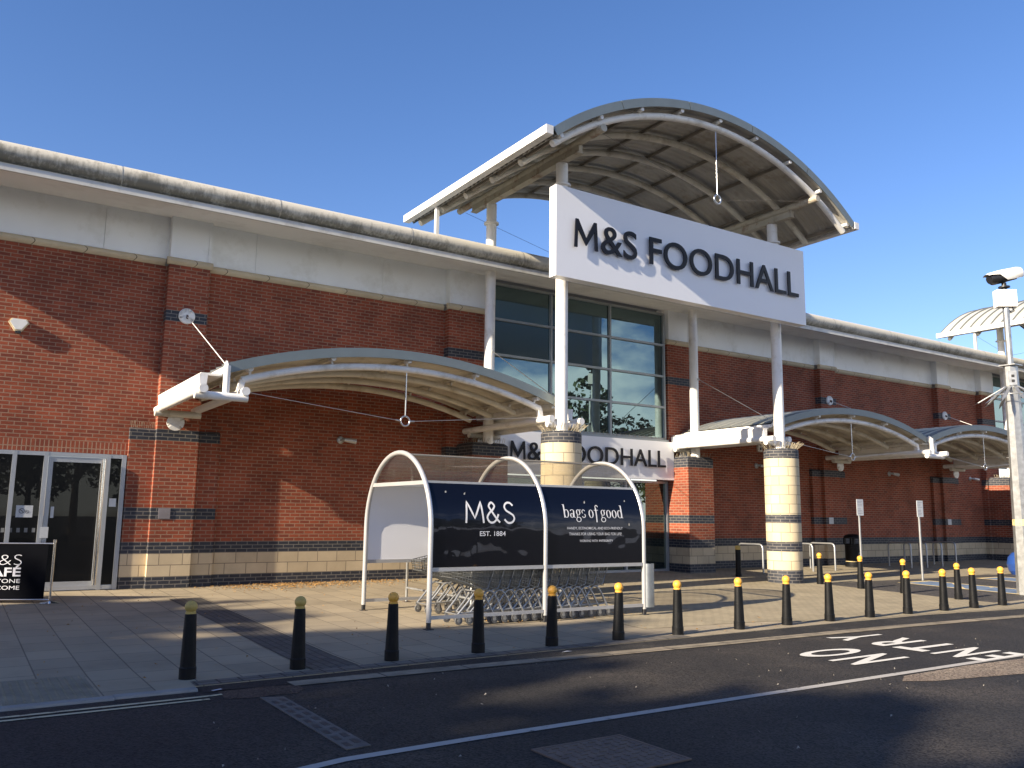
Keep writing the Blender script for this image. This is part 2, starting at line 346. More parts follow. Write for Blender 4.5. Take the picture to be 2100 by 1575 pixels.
def glassy(name, tint, refl, gloss=.0, gcol=(.75,.85,.85), bump=0):
    m, ns, ls, p = new_mat(name)
    p.inputs['Base Color'].default_value = (*tint, 1); p.inputs['Roughness'].default_value = .3; p.inputs['Specular IOR Level'].default_value = .2
    gl = ns.new('ShaderNodeBsdfGlossy'); gl.inputs['Color'].default_value = (*gcol, 1); gl.inputs['Roughness'].default_value = gloss
    fr = ns.new('ShaderNodeLayerWeight'); fr.inputs['Blend'].default_value = .35
    mr = ns.new('ShaderNodeMapRange'); mr.inputs[3].default_value = refl; mr.inputs[4].default_value = min(1, refl+.6); ls.new(fr.outputs['Fresnel'], mr.inputs[0])
    mx = ns.new('ShaderNodeMixShader'); ls.new(mr.outputs[0], mx.inputs[0]); ls.new(p.outputs[0], mx.inputs[1]); ls.new(gl.outputs[0], mx.inputs[2])
    ls.new(mx.outputs[0], ns['Material Output'].inputs[0])
    if bump:
        t = ns.new('ShaderNodeTexCoord'); n = ns.new('ShaderNodeTexNoise'); n.inputs['Scale'].default_value = 1.3; n.inputs['Detail'].default_value = 2; ls.new(t.outputs['Object'], n.inputs['Vector'])
        b = ns.new('ShaderNodeBump'); b.inputs['Strength'].default_value = bump; b.inputs['Distance'].default_value = .05; ls.new(n.outputs[0], b.inputs['Height'])
        ls.new(b.outputs[0], gl.inputs['Normal'])
    return m
M['glass'] = glassy('tinted_window_glass', (.003,.008,.008), .34, gcol=(.34,.50,.54), bump=.02)
M['shop_glass'] = glassy('shop_window_glass', (.003,.003,.0035), .012, gcol=(.36,.38,.36))
M['door_glass'] = glassy('entrance_glass', (.006,.012,.011), .22, gcol=(.6,.72,.68))
M['gloss_black'] = glassy('gloss_black_panel', (.003,.0035,.007), .032, gloss=.02, gcol=(.26,.28,.36), bump=.6)
def clear(name, tint, gl_amt):
    m, ns, ls, p = new_mat(name)
    t = ns.new('ShaderNodeBsdfTransparent'); t.inputs[0].default_value = (*tint, 1)
    g = ns.new('ShaderNodeBsdfGlossy'); g.inputs['Roughness'].default_value = .08; g.inputs['Color'].default_value = (.9,.88,.84,1)
    d = ns.new('ShaderNodeBsdfTranslucent'); d.inputs[0].default_value = (.5,.47,.42,1)
    a = ns.new('ShaderNodeMixShader'); a.inputs[0].default_value = .12; ls.new(t.outputs[0], a.inputs[1]); ls.new(d.outputs[0], a.inputs[2])
    b = ns.new('ShaderNodeMixShader'); b.inputs[0].default_value = gl_amt; ls.new(a.outputs[0], b.inputs[1]); ls.new(g.outputs[0], b.inputs[2])
    ls.new(b.outputs[0], ns['Material Output'].inputs[0]); return m
M['clear'] = clear('smoky_clear_plastic', (.84,.82,.78), .05)
# weathered gutter: pale concrete-like metal with black algae on its face
m, ns, ls, p = new_mat('weathered_gutter')
g = ns.new('ShaderNodeNewGeometry'); mpn = ns.new('ShaderNodeMapping'); mpn.inputs['Scale'].default_value = (1.6, 1.6, 1.1); ls.new(g.outputs['Position'], mpn.inputs[0])
n = ns.new('ShaderNodeTexNoise'); n.inputs['Scale'].default_value = 1.3; n.inputs['Detail'].default_value = 12; n.inputs['Roughness'].default_value = .72; ls.new(mpn.outputs[0], n.inputs['Vector'])
mp2 = ns.new('ShaderNodeMapping'); mp2.inputs['Scale'].default_value = (12, 12, 3); ls.new(g.outputs['Position'], mp2.inputs[0])
n2 = ns.new('ShaderNodeTexNoise'); n2.inputs['Scale'].default_value = 1.6; n2.inputs['Detail'].default_value = 6; ls.new(mp2.outputs[0], n2.inputs['Vector'])
ad = ns.new('ShaderNodeMath'); ad.operation = 'MULTIPLY_ADD'; ls.new(n2.outputs[0], ad.inputs[0]); ad.inputs[1].default_value = .45; ls.new(n.outputs[0], ad.inputs[2])
sp = ns.new('ShaderNodeSeparateXYZ'); ls.new(g.outputs['Position'], sp.inputs[0])
fx = ns.new('ShaderNodeMapRange'); fx.inputs[1].default_value = 0; fx.inputs[2].default_value = 12; fx.inputs[3].default_value = .10; fx.inputs[4].default_value = -.06; ls.new(sp.outputs[0], fx.inputs[0])
fz = ns.new('ShaderNodeMapRange'); fz.inputs[1].default_value = 7.70; fz.inputs[2].default_value = 8.02; fz.inputs[3].default_value = .16; fz.inputs[4].default_value = -.16; ls.new(sp.outputs[2], fz.inputs[0])
fxz = ns.new('ShaderNodeMath'); ls.new(fx.outputs[0], fxz.inputs[0]); ls.new(fz.outputs[0], fxz.inputs[1])
ad2 = ns.new('ShaderNodeMath'); ls.new(ad.outputs[0], ad2.inputs[0]); ls.new(fxz.outputs[0], ad2.inputs[1])
r = ns.new('ShaderNodeMapRange'); r.inputs[1].default_value = .70; r.inputs[2].default_value = .95; r.inputs[4].default_value = .8; ls.new(ad2.outputs[0], r.inputs[0])
x = ns.new('ShaderNodeMixRGB'); ls.new(r.outputs[0], x.inputs[0]); x.inputs[1].default_value = (.56,.53,.45,1); x.inputs[2].default_value = (.13,.12,.088,1)
ls.new(x.outputs[0], p.inputs['Base Color']); p.inputs['Roughness'].default_value = .7
M['gutter'] = m

# ================================================================== THE SETTING
YW = 18.459
b = MB(); b.add([(-300,-250,-.18),(400,-250,-.18),(400,300,-.18),(-300,300,-.18)], [(0,1,2,3)]); tag(b.build('road', M['road']), kind='structure')
# pavement: rises gently to the shop wall; its front edge is a polyline
EDGE = [(-12,8.62),(.5,8.66),(2.16,8.72),(2.161,8.86),(3.6,8.90),(4.9,8.96),(7,9.0),(12,9.08),(15,9.08),(17.7,8.80),(22,8.25),(30,7.2)]
def edge_y(x):
    for (xa, ya), (xb, yb) in zip(EDGE, EDGE[1:]):
        if xa <= x <= xb: return ya+(yb-ya)*(x-xa)/(xb-xa)
    return EDGE[-1][1] if x > EDGE[-1][0] else EDGE[0][1]
def sheet(name, xs, rows, mat, dz=0.0, skirt=False):
    # rows: list of functions x -> y, front to back
    b = MB(); vs = []; n = len(rows)
    for xx in xs:
        for f in rows:
            y = f(xx) if callable(f) else f
            vs.append((xx, y, gz(y)+dz))
    fs = [(i*n+j, (i+1)*n+j, (i+1)*n+j+1, i*n+j+1) for i in range(len(xs)-1) for j in range(n-1)]
    b.add(vs, fs)
    if skirt:
        for i in range(len(xs)-1):
            a, c = vs[i*n], vs[(i+1)*n]; b.add([(a[0],a[1],-.3),(c[0],c[1],-.3),c,a], [(0,1,2,3)])
    return b.build(name, mat, rec=False)
xs = sorted(set([e[0] for e in EDGE] + [-11, -5, 45, 70]))
tag(sheet('pavement', xs, [edge_y, 10.0, 18.62], M['slab'], skirt=True), kind='structure')
# block paved forecourt right of the trolley shelter, with a curved front boundary
def blk(x): return 9.98 - .22*max(0, min(1, (x-9.2)/2.2)) if x < 11.4 else max(9.10, 9.76-(x-11.4)*.45) if x < 12.8 else edge_y(x)+.06
tag(sheet('block_paving', [9.0+.2*i for i in range(0, 46)]+[18.4], [blk, lambda x: max(10.0, blk(x)), 18.45], M['block'], .004), kind='structure')
tag(sheet('block_paving_strip', [18.4, 60], [lambda x: 13.95, 18.45], M['block'], .004), kind='structure')
tag(sheet('parking_bay_surface', [18.4, 22, 60], [lambda x: 9.72, 10.0, 13.95], M['bay'], .004), kind='structure')
b = MB()
for (xa, ya), (xb, yb) in (((3.42,9.02),(3.42,16.4)),):
    n = 8
    vs = []
    for i in range(n+1):
        y = ya+(yb-ya)*i/n
        vs += [(3.45, y, gz(y)+.004), (4.0, y, gz(y)+.004)]
    b.add(vs, [(2*i, 2*i+1, 2*i+3, 2*i+2) for i in range(n)])
tag(b.build('dark_paving_strip', M['dark_block'], rec=False), kind='structure')
sx_ = [2.17,3.0,3.6,4.4,4.9,6,7,8,9,10,11,12,13,14,15,16,17,17.7,18.4]
tag(sheet('edge_setts', [x for x in sx_ if x <= 9], [lambda x: edge_y(x)+.012, lambda x: edge_y(x)+.24], M['setts'], .005), kind='structure')
# kerb stones on the left, a touch proud of the slabs
b = MB()
k = -2.2
while k < 2.1:
    x1 = min(k+.905, 2.15); b.prism([(edge_y(k)-.05, -.3),(edge_y(k)-.05,-.175),(edge_y(k)-.04,-.158),(edge_y(k)+.085,-.158),(edge_y(k)+.085,-.3)], k, x1-.008, axis='X'); k += .905
tag(b.build('kerb', M['concrete']), kind='structure')
chan = lambda x: 8.45 if x < 4 else (8.45-.03*(x-4) if x < 9 else (8.30-.02*(x-9) if x < 13 else 8.22-.06*(x-13)))
def flat(name, xs, f0, f1, mat, z): 
    b = MB(); vs = []
    for xx in xs: vs += [(xx, f0(xx), z), (xx, f1(xx), z)]
    b.add(vs, [(2*i, 2*i+2, 2*i+3, 2*i+1) for i in range(len(xs)-1)]); return tag(b.build(name, mat, rec=False), kind='structure')
flat('gutter_asphalt', sx_+[22,26], lambda x: chan(x)+.1, lambda x: edge_y(x)-.002, M['band'], -.176)
flat('channel_blocks', [x for x in sx_ if x >= 3]+[22,26], lambda x: chan(x)-.02, lambda x: chan(x)+.22, M['channel'], -.172)
def poly_ground(name, pts, mat, z):
    b = MB(); b.add([(x, y, z) for x, y in pts], [tuple(range(len(pts)))]); o = b.build(name, mat, rec=False)
    if o.data.polygons[0].normal.z < 0: o.data.flip_normals()
    return tag(o, kind='structure')
poly_ground('road_patch', [(2.30,8.60),(2.27,8.18),(2.5,8.1),(2.7,8.13),(2.92,8.10),(3.06,8.3),(3.05,8.5),(2.7,8.56)], M['patch'], -.176)
poly_ground('pale_road_patch', [(8.6,5.55),(8.9,5.72),(10.2,5.74),(12.5,5.6),(16,5.4),(16,4.2),(13.5,4.4),(12,4.7),(10.8,5.0),(9.6,5.25),(8.9,5.38)], M['pale_patch'], -.176)
def blister():
    b = MB()
    for (xa, ya, xb, yb) in ((-1.05,8.78,-.20,9.98),(-.18,8.78,.52,9.98),(.545,8.78,1.32,9.98)):
        b.box(xa+.006, xb-.006, ya, yb, gz(9)-.01, gz(9)+.008)
        nx, ny = int((xb-xa)/.068), int((yb-ya)/.068)
        for i in range(nx):
            for j in range(ny):
                b.lathe([(.016,.008),(.012,.014),(0,.014)], (xa+.04+i*.068, ya+.04+j*.068, gz(9)), 6)
    return b
tag(blister().build('tactile_paving', M['tactile']), kind='structure')
# ------------------------------------------------ road markings
def mark(name, pts, mat, z, label=None): return poly_ground(name, pts, mat, z)
mark('centre_line', [(1.2,5.38),(2.2,5.70),(2.45,5.755),(3.5,5.785),(6,5.78),(11.6,5.765),(18,5.70),(18,5.80),(11.6,5.865),(6,5.88),(3.5,5.885),(2.45,5.855),(2.15,5.79),(1.15,5.48)], M['line_white'], -.174)
mark('yellow_line', [(-2,8.29),(2.2,8.34),(2.3,8.37),(2.3,8.42),(2.2,8.40),(-2,8.34)], M['line_yellow'], -.174)
mark('yellow_line', [(-2,8.15),(2.15,8.21),(2.15,8.265),(-2,8.205)], M['line_yellow'], -.174)
def road_text(body, x_top, x_bot, y0, y1):
    vs, fs = fit_text(body, y0, y1, 0, 1, off=.022 if body != 'NO' else .022, cap=None)
    P = [(x_bot-(x_bot-x_top)*v[1], v[0], -.1715) for v in vs]
    b = MB(); b.add(P, fs); return b
b = MB()
for body, xt, xb, y0, y1 in (('N',9.02,10.12,6.41,6.78),('O',9.02,10.12,6.95,7.34),('E',10.66,11.72,5.79,6.02),('N',10.66,11.72,6.12,6.48),('T',10.70,11.73,6.60,7.03),('R',10.70,11.72,7.15,7.52),('Y',10.70,11.73,7.70,8.06)):
    t = road_text(body, xt, xb, y0, y1); b.add(t.v, t.f)
tag(b.build('road_lettering', M['road_white'], rec=False), 'white painted lettering reading NO ENTRY across the dark road', 'road marking')
# ------------------------------------------------ disabled bay hatching
def bay_zone(x0, x1, y0, y1, label):
    r = empty('bay_marking', ((x0+x1)/2, y0, gz(y0)), 0, label, 'bay marking', 'hatched parking bay markings'); L = r.location
    def q(b, pts): b.add([(x, y, gz(y)+.0085) for x, y in pts], [tuple(range(len(pts)))])
    f = MB(); q(f, [(x0,y0),(x1,y0),(x1,y1),(x0,y1)]); f.v = [(a, c, d-.002) for a, c, d in f.v]; f.build('blue_fill', M['bay_blue'], r, L, rec=False)
    h = MB(); w = .13
    q(h, [(x0-w,y0),(x0,y0),(x0,y1),(x0-w,y1)]); q(h, [(x1,y0),(x1+w,y0),(x1+w,y1),(x1,y1)]); q(h, [(x0-w,y1),(x1+w,y1),(x1+w,y1+w),(x0-w,y1+w)])
    y = y0
    while y+1.0 < y1: q(h, [(x0,y),(x1,y+.9),(x1,y+1.03),(x0,y+.13)]); y += .95
    h.build('hatch_line', M['bay_yellow'], r, L, rec=False)
bay_zone(20.95, 22.15, 9.8, 13.3, 'blue and yellow hatched strip on the bay asphalt in front of the nearer notice post')
bay_zone(24.7, 25.9, 9.8, 13.3, 'blue and yellow hatched strip farther right, beside the striped camera mast')

# ================================================================== THE SHOP BUILDING
bld = empty('supermarket_building', (14.3, YW, 0), 0, 'long red brick supermarket with cream stone base and rounded grey gutter', 'building')
BL = bld.location.copy()
BM = [M['brick'], M['dark_brick'], M['ashlar']]
LOW = [(0,.225,1),(.225,.675,2),(.675,.90,1)]
def stack(b, x0, x1, y0, y1, bands):
    for z0, z1, m in bands: b.box(x0, x1, y0, y1, z0, z1, m)
b = MB()
def wall(x0, x1, z0=0): stack(b, x0, x1, YW, YW+.3, [(a, c, m) for a, c, m in LOW+[(.90,6.6,0)] if a >= z0-.001])
wall(-4.0, -2.2); stack(b, -2.2, 2.885, YW, YW+.3, [(2.61,6.6,0)]); wall(2.885, 11.18); wall(17.40, 35.75); wall(41.95, 64)
b.box(-2.2, 2.885, YW-.006, YW, 2.612, 2.832, 3)
soldier = masonry('soldier_course', (.27,.07,.036), (.18,.046,.028), (.30,.19,.13), .075, .225, .010, off=0, bump=.6)
b.box(-4.3, -4.0, YW, YW+12, 0, 6.6, 0)
b.build('wall', BM+[soldier], bld, BL)
PIL = [(0,.225,1),(.225,.675,2),(.675,.90,1),(.90,1.35,0),(1.35,1.575,1),(1.575,2.925,0)]
UP = [(3.15,5.40,0),(5.40,5.625,1),(5.625,6.6,0)]
SILL = [(2.925,3.15,1)]
def pilaster(xc, lower=True, x0=-.41, x1=.41):
    b = MB(); d1, d2 = .115, .23
    if lower:
        stack(b, xc+x0, xc+x1, YW-d2, YW, PIL+SILL+UP)
        for xa, xb in ((xc+x0-.48, xc+x0), (xc+x1, xc+x1+.46)):
            stack(b, xa, xb, YW-d1, YW, PIL); b.box(xa, xb, YW-d1, YW, 2.925, 3.12, 1)
            b.prism([(YW-d1,3.12),(YW-.03,3.17),(YW,3.17),(YW,3.12)], xa, xb, 1, 'X')
    else:
        stack(b, xc+x0, xc+x1, YW-d2, YW, [(a, c, m) for a, c, m in PIL+SILL+UP if True])
    return b.build('pilaster', BM, bld, BL)
for xc in (3.79, 24.9, 32.0): pilaster(xc)
for x0, x1 in ((10.02, 11.16), (17.42, 18.30), (34.75, 35.72), (41.97, 42.8)): pilaster((x0+x1)/2, False, -(x1-x0)/2, (x1-x0)/2)
# string course, white panels, casings, soffit, gutter, roof
def course(x0, x1, y):
    b = MB(); n = 6; P = [(y-.055*math.sin(math.pi*i/n)-.012, 6.602+.148*i/n) for i in range(n+1)]
    b.prism(P+[(y+.05,6.75),(y+.05,6.602)], x0, x1, 0, 'X')
    b.build('string_course', M['stone_band'], bld, BL)
segs = []
pil_spans = [(3.33,4.25),(9.97,11.18),(17.40,18.36),(24.44,25.36),(31.54,32.46),(34.7,35.75),(41.95,42.86)]
x = -4.0
for a, c in pil_spans:
    if a > x: course(x, a, YW)
    course(a, c, YW-.23)
    cs = MB()
    if True:
        cs.box(a+.05, c-.05, YW-.24, YW-.021, 6.752, 7.70); cs.box(a+.05, a+.11, YW-.255, YW-.24, 6.752, 7.7); cs.box(c-.11, c-.05, YW-.255, YW-.24, 6.752, 7.7)
        cs.build('pilaster_casing', M['fascia'], bld, BL)
    x = c
    if abs(c-11.18) < .01: x = 17.40
    if abs(c-35.75) < .01: x = 41.95
course(42.86, 64, YW)
for x0, x1 in ((-4.0,11.18),(17.40,35.75),(41.95,64)):
    x = x0
    while x < x1-.01: e = min(x+3.07, x1); b = MB(); b.box(x+.003, e-.003, YW-.02, YW+.2, 6.752, 7.70); b.build('fascia_panel', M['fascia'], bld, BL); x = e
b = MB(); b.prism([(17.085,7.50),(YW-.022,7.655),(YW-.022,7.70),(17.085,7.56)], -3.9, 64, 0, 'X')
b.build('soffit', plain('soffit_board', (.80,.79,.76), .6, var=.05, scale=.7, dirt=(.42,.39,.33), dirt_scale=.9, dirt_amt=.3), bld, BL)
b = MB(); b.box(-3.92, 64, 17.02, 17.083, 7.485, 7.60, 0); b.box(-3.9, 64, 17.10, 17.4, 7.57, 7.66, 1)
b.build('eaves_trim', [plain('eaves_trim', (.60,.59,.55), .5, var=.1, scale=2, dirt=(.33,.31,.26), dirt_scale=2.5, dirt_amt=.5), M['offwhite']], bld, BL)
b = MB(); x = -3.95
while x < 64:
    e = x+3.07; N = 14
    prof = [(17.15+.205*math.cos(R(90)+R(185)*i/N), 7.845+.205*math.sin(R(90)+R(185)*i/N)) for i in range(N+1)]
    vs = [(xx, y, z) for xx in (x+.012, e-.012) for y, z in prof]
    b.add(vs, [(i, i+1, N+2+i, N+1+i) for i in range(N)], 0, True)
    pj = [(17.15+.198*math.cos(R(90)+R(185)*i/N), 7.845+.198*math.sin(R(90)+R(185)*i/N)) for i in range(N+1)]
    vs = [(xx, y, z) for xx in (e-.012, e+.012) for y, z in pj]
    b.add(vs, [(i, i+1, N+2+i, N+1+i) for i in range(N)], 1, True)
    x = e
b.box(-3.95, -3.94, 16.96, 17.3, 7.65, 8.04, 0)
b.build('gutter', [M['gutter'], M['offwhite']], bld, BL)
b = MB(); b.add([(-3.9,17.15,8.05),(64,17.15,8.05),(64,30,9.2),(-3.9,30,9.2)], [(0,1,2,3)]); b.add([(-3.9,17.15,7.7),(64,17.15,7.7),(64,17.15,8.05),(-3.9,17.15,8.05)], [(0,1,2,3)])
b.build('roof', M['seam'], bld, BL)
# ------------------------------------------------ tall entrance windows
def frame_grid(b, xs, zs, y0, y1, w, mat=0):
    for x in xs: b.box(x-w/2, x+w/2, y0, y1, zs[0]-w/2, zs[-1]+w/2, mat)
    for z in zs:
        for xa, xb in zip(xs, xs[1:]): b.box(xa+w/2, xb-w/2, y0+.004, y1, z-w/2, z+w/2, mat)
def pane(parent, x0, x1, z0, z1, y, mat, L, name='pane', tilt=0):
    b = MB(); b.box(x0, x1, y, y+.012, z0, z1); return b.build(name, mat, parent, L)
def spikes(b, pts, h=.13, lean=None, seed=1, jit=.06):
    rg = random.Random(seed)
    for x, y, z in pts:
        dx, dy = rg.uniform(-jit, jit), rg.uniform(-jit, jit)
        if lean: dx += lean(x, y)[0]; dy += lean(x, y)[1]
        b.bar((x, y, z), (x+dx, y+dy, z+h*rg.uniform(.85,1.1)), .006, .006)
def entrance(dx):
    f = MB(); xs_ = [11.22+dx, 13.22+dx, 15.28+dx, 17.34+dx]; zs_ = [3.77, 4.70, 5.62, 6.56, 7.50]
    frame_grid(f, xs_, zs_, 18.28, 18.40, .06); f.box(11.19+dx, 17.385+dx, 18.2, 18.44, 3.66, 3.733)
    fo = f.build('entrance_window', M['frame_grey'], bld, BL)
    rg = random.Random(3)
    for xa, xb in zip(xs_, xs_[1:]):
        for za, zb in zip(zs_, zs_[1:]):
            g = MB(); t = rg.uniform(-.004,.004); t2 = rg.uniform(-.003,.003)
            g.add([(xa+.036,18.34+t,za+.036),(xb-.036,18.34+t2,za+.036),(xb-.036,18.34-t,zb-.036),(xa+.036,18.34-t2,zb-.036)], [(0,1,2,3)]); g.build('pane', M['glass'], fo, BL, rec=False)
    s = MB(); spikes(s, [(11.25+dx+i*.055, 18.24, 3.733) for i in range(111)], .09); s.build('bird_spikes', M['spike'], fo, BL)
    d = MB(); xd = [11.22+dx, 12.75+dx, 14.28+dx, 15.80+dx, 17.36+dx]
    frame_grid(d, xd, [.03, 2.50], 18.26, 18.40, .06)
    do = d.build('entrance_door', M['frame_alu'], bld, BL)
    for xa, xb in zip(xd, xd[1:]): pane(do, xa+.031, xb-.031, .061, 2.469, 18.33, M['door_glass'], BL)
    h = MB(); h.tube([(15.95+dx,18.24,.9),(15.95+dx,18.2,.93),(15.95+dx,18.2,1.3),(15.95+dx,18.24,1.33)], .014, 8); h.build('handle', M['steel'], do, BL)
entrance(0); entrance(24.55)
# ------------------------------------------------ cafe shopfront
f = MB(); xs_ = [-2.15, -1.1, -.08, .955, 1.475]
frame_grid(f, xs_, [.05, 2.565], 18.37, 18.455, .075)
for z in (.05, 2.565): f.box(1.513, 2.52, 18.374, 18.455, z-.0375, z+.0375); f.box(2.595, 2.80, 18.374, 18.455, z-.0375, z+.0375)
f.box(2.52, 2.595, 18.37, 18.455, .0, 2.60); f.box(2.80, 2.88, 18.36, 18.455, .0, 2.60)
fo = f.build('shopfront', M['frame_alu'], bld, BL)
for xa, xb in zip(xs_, xs_[1:]): pane(fo, xa+.038, xb-.038, .09, 2.527, 18.42, M['shop_glass'], BL)
pane(fo, 2.596, 2.799, .09, 2.527, 18.42, M['shop_glass'], BL)
s = MB(); s.add([(x, 18.416, z) for x0 in [(-1.9+.125*i) for i in range(34)] if not (1.44 < x0 < 1.5) for x, z in ((x0,1.09),(x0+.055,1.09),(x0+.055,1.17),(x0,1.17))], [(4*i,4*i+1,4*i+2,4*i+3) for i in range(33 if False else sum(1 for x0 in [(-1.9+.125*i) for i in range(34)] if not (1.44 < x0 < 1.5)))])
s.build('safety_dots', plain('frosted_dots', (.16,.165,.165), .6, var=.03), fo, BL, rec=False)
d = MB(); d.box(1.52,1.60,18.385,18.43,.04,2.52); d.box(2.43,2.515,18.385,18.43,.04,2.52); d.box(1.60,2.43,18.388,18.43,.04,.17); d.box(1.60,2.43,18.388,18.43,2.42,2.52)
do = d.build('door', M['frame_alu'], bld, BL); pane(do, 1.60, 2.43, .17, 2.42, 18.41, M['shop_glass'], BL)
h = MB(); h.tube([(2.47,18.30,.1),(2.47,18.30,2.5)], .038, 14); h.build('pull_handle', M['chrome'], do, BL)
h = MB(); h.box(1.485,1.62,18.365,18.384,.985,1.19); h.build('push_plate', M['sign_grey'], do, BL)
h = MB(); h.box(1.63,1.685,18.395,18.409,1.36,1.57); h.build('door_notice', M['sign_grey'], do, BL)
h = MB(); h.box(2.63,2.755,18.40,18.417,1.585,1.745); h.build('paper_notice', M['plate'], fo, BL)
h = MB(); h.box(1.06,1.335,18.395,18.417,1.365,1.585)
no = h.build('no_smoking_notice', M['sign_grey'], fo, BL)
h = MB()
def ring(b, cx_, cz_, r, w, y, n=28):
    vs = [(cx_+rr*math.cos(2*math.pi*i/n), y, cz_+rr*math.sin(2*math.pi*i/n)) for rr in (r-w, r) for i in range(n)]
    b.add(vs, [(i, (i+1) % n, n+(i+1) % n, n+i) for i in range(n)])
ring(h, 1.155, 1.485, .048, .010, 18.392); ring(h, 1.243, 1.467, .032, .006, 18.392)
for c_, z_, r_, w_ in ((1.155,1.485,.044,.010),(1.243,1.467,.028,.005)):
    h.add([(c_-r_*.7-w_*.35,18.391,z_+r_*.7-w_*.35),(c_-r_*.7+w_*.35,18.391,z_+r_*.7+w_*.35),(c_+r_*.7+w_*.35,18.391,z_-r_*.7+w_*.35),(c_+r_*.7-w_*.35,18.391,z_-r_*.7-w_*.35)], [(0,1,2,3)])
h.box(1.13,1.18,18.3905,18.3915,1.483,1.488); h.box(1.222,1.262,18.3905,18.3915,1.463,1.468)
h.build('symbol', M['black'], no, BL)
# box plate set into the dark band of the left pilaster
h = MB(); h.box(3.52,3.745,18.215,18.228,1.36,1.57); tag(h.build('vent_plate', plain('grey_plate', (.22,.20,.21), .5), bld, BL))
for xc in (24.9, 32.0):
    h = MB(); h.box(xc-.27,xc-.04,18.215,18.228,1.36,1.57); h.build('vent_plate', M['sign_grey'], bld, BL)
s = MB()
for xc in (3.79,):
    spikes(s, [(xc-.86+i*.035, 18.40, 3.165) for i in range(13)], .13, seed=5, jit=.012)
s.build('bird_spikes', M['spike'], bld, BL)

# ================================================================== PIERS AND STONE COLUMNS
def brick_pier(xc, label):
    y0 = 17.43; r = empty('brick_pier', (xc, 17.95, 0), 0, label, 'brick pier', 'brick piers beside the entrances'); L = r.location
    b = MB()
    for z0, z1, m in PIL: b.box(xc-.5, xc+.5, y0, YW-.232, z0-(.05 if z0 == 0 else 0), z1, m)
    b.box(xc-.5, xc+.5, y0, YW-.232, 2.925, 3.17, 1)
    zt = 3.17; c = .07
    b.add([(xc-.5,y0,zt),(xc+.5,y0,zt),(xc+.5,YW-.232,zt),(xc-.5,YW-.232,zt),(xc-.5+c,y0+c,zt+.07),(xc+.5-c,y0+c,zt+.07),(xc+.5-c,YW-.232,zt+.07),(xc-.5+c,YW-.232,zt+.07)],
          [(0,1,5,4),(1,2,6,5),(2,3,7,6),(3,0,4,7),(4,5,6,7)], 1)
    b.build('brickwork', BM, r, L)
    s = MB(); spikes(s, [(xc-.43+.86*i/15, y0+.07+.25*j, 3.235) for i in range(16) for j in range(3)], .13, seed=int(xc)); s.build('bird_spikes', M['spike'], r, L)
brick_pier(10.8, 'square red brick pier in the shade left of the entrance, behind the trolley shelter')
brick_pier(17.88, 'square brick pier right of the entrance with sunlit orange side and dark cap')
brick_pier(35.35, 'square brick pier far right, in the shade behind the camera mast')
def stone_column(xc, yc, label):
    r = empty('stone_column', (xc, yc, 0), 0, label, 'stone column', 'round banded stone columns')
    zs = [(-.10,.245,1),(.245,.705,0),(.705,.93,1),(.93,1.406,0),(1.406,1.611,1),(1.611,3.026,0),(3.026,3.237,1)]
    b = MB(); prof = []
    for z0, z1, m in zs: b.lathe([(.435, z0, m), (.435, z1, m)], (0,0,0), 40)
    b.lathe([(.435, 3.237, 1), (.39, 3.275, 1), (0, 3.28, 1)], (0,0,0), 40)
    b.build('shaft', [M['ashlar_round'], M['dark_round']], r)
    s = MB(); P = []
    for k, rr in enumerate((.40,.33,.26)):
        for i in range(34): a = 2*math.pi*i/34+k*.1; P.append((rr*math.cos(a), rr*math.sin(a), 3.27))
    spikes(s, P, .17, lean=lambda x, y: (x*.35, y*.35), seed=9); s.build('bird_spikes', M['spike'], r)
stone_column(10.80, 14.57, 'round cream stone column with black bands right behind the trolley shelter')
stone_column(17.85, 14.57, 'round cream stone column with black bands standing free on the forecourt')

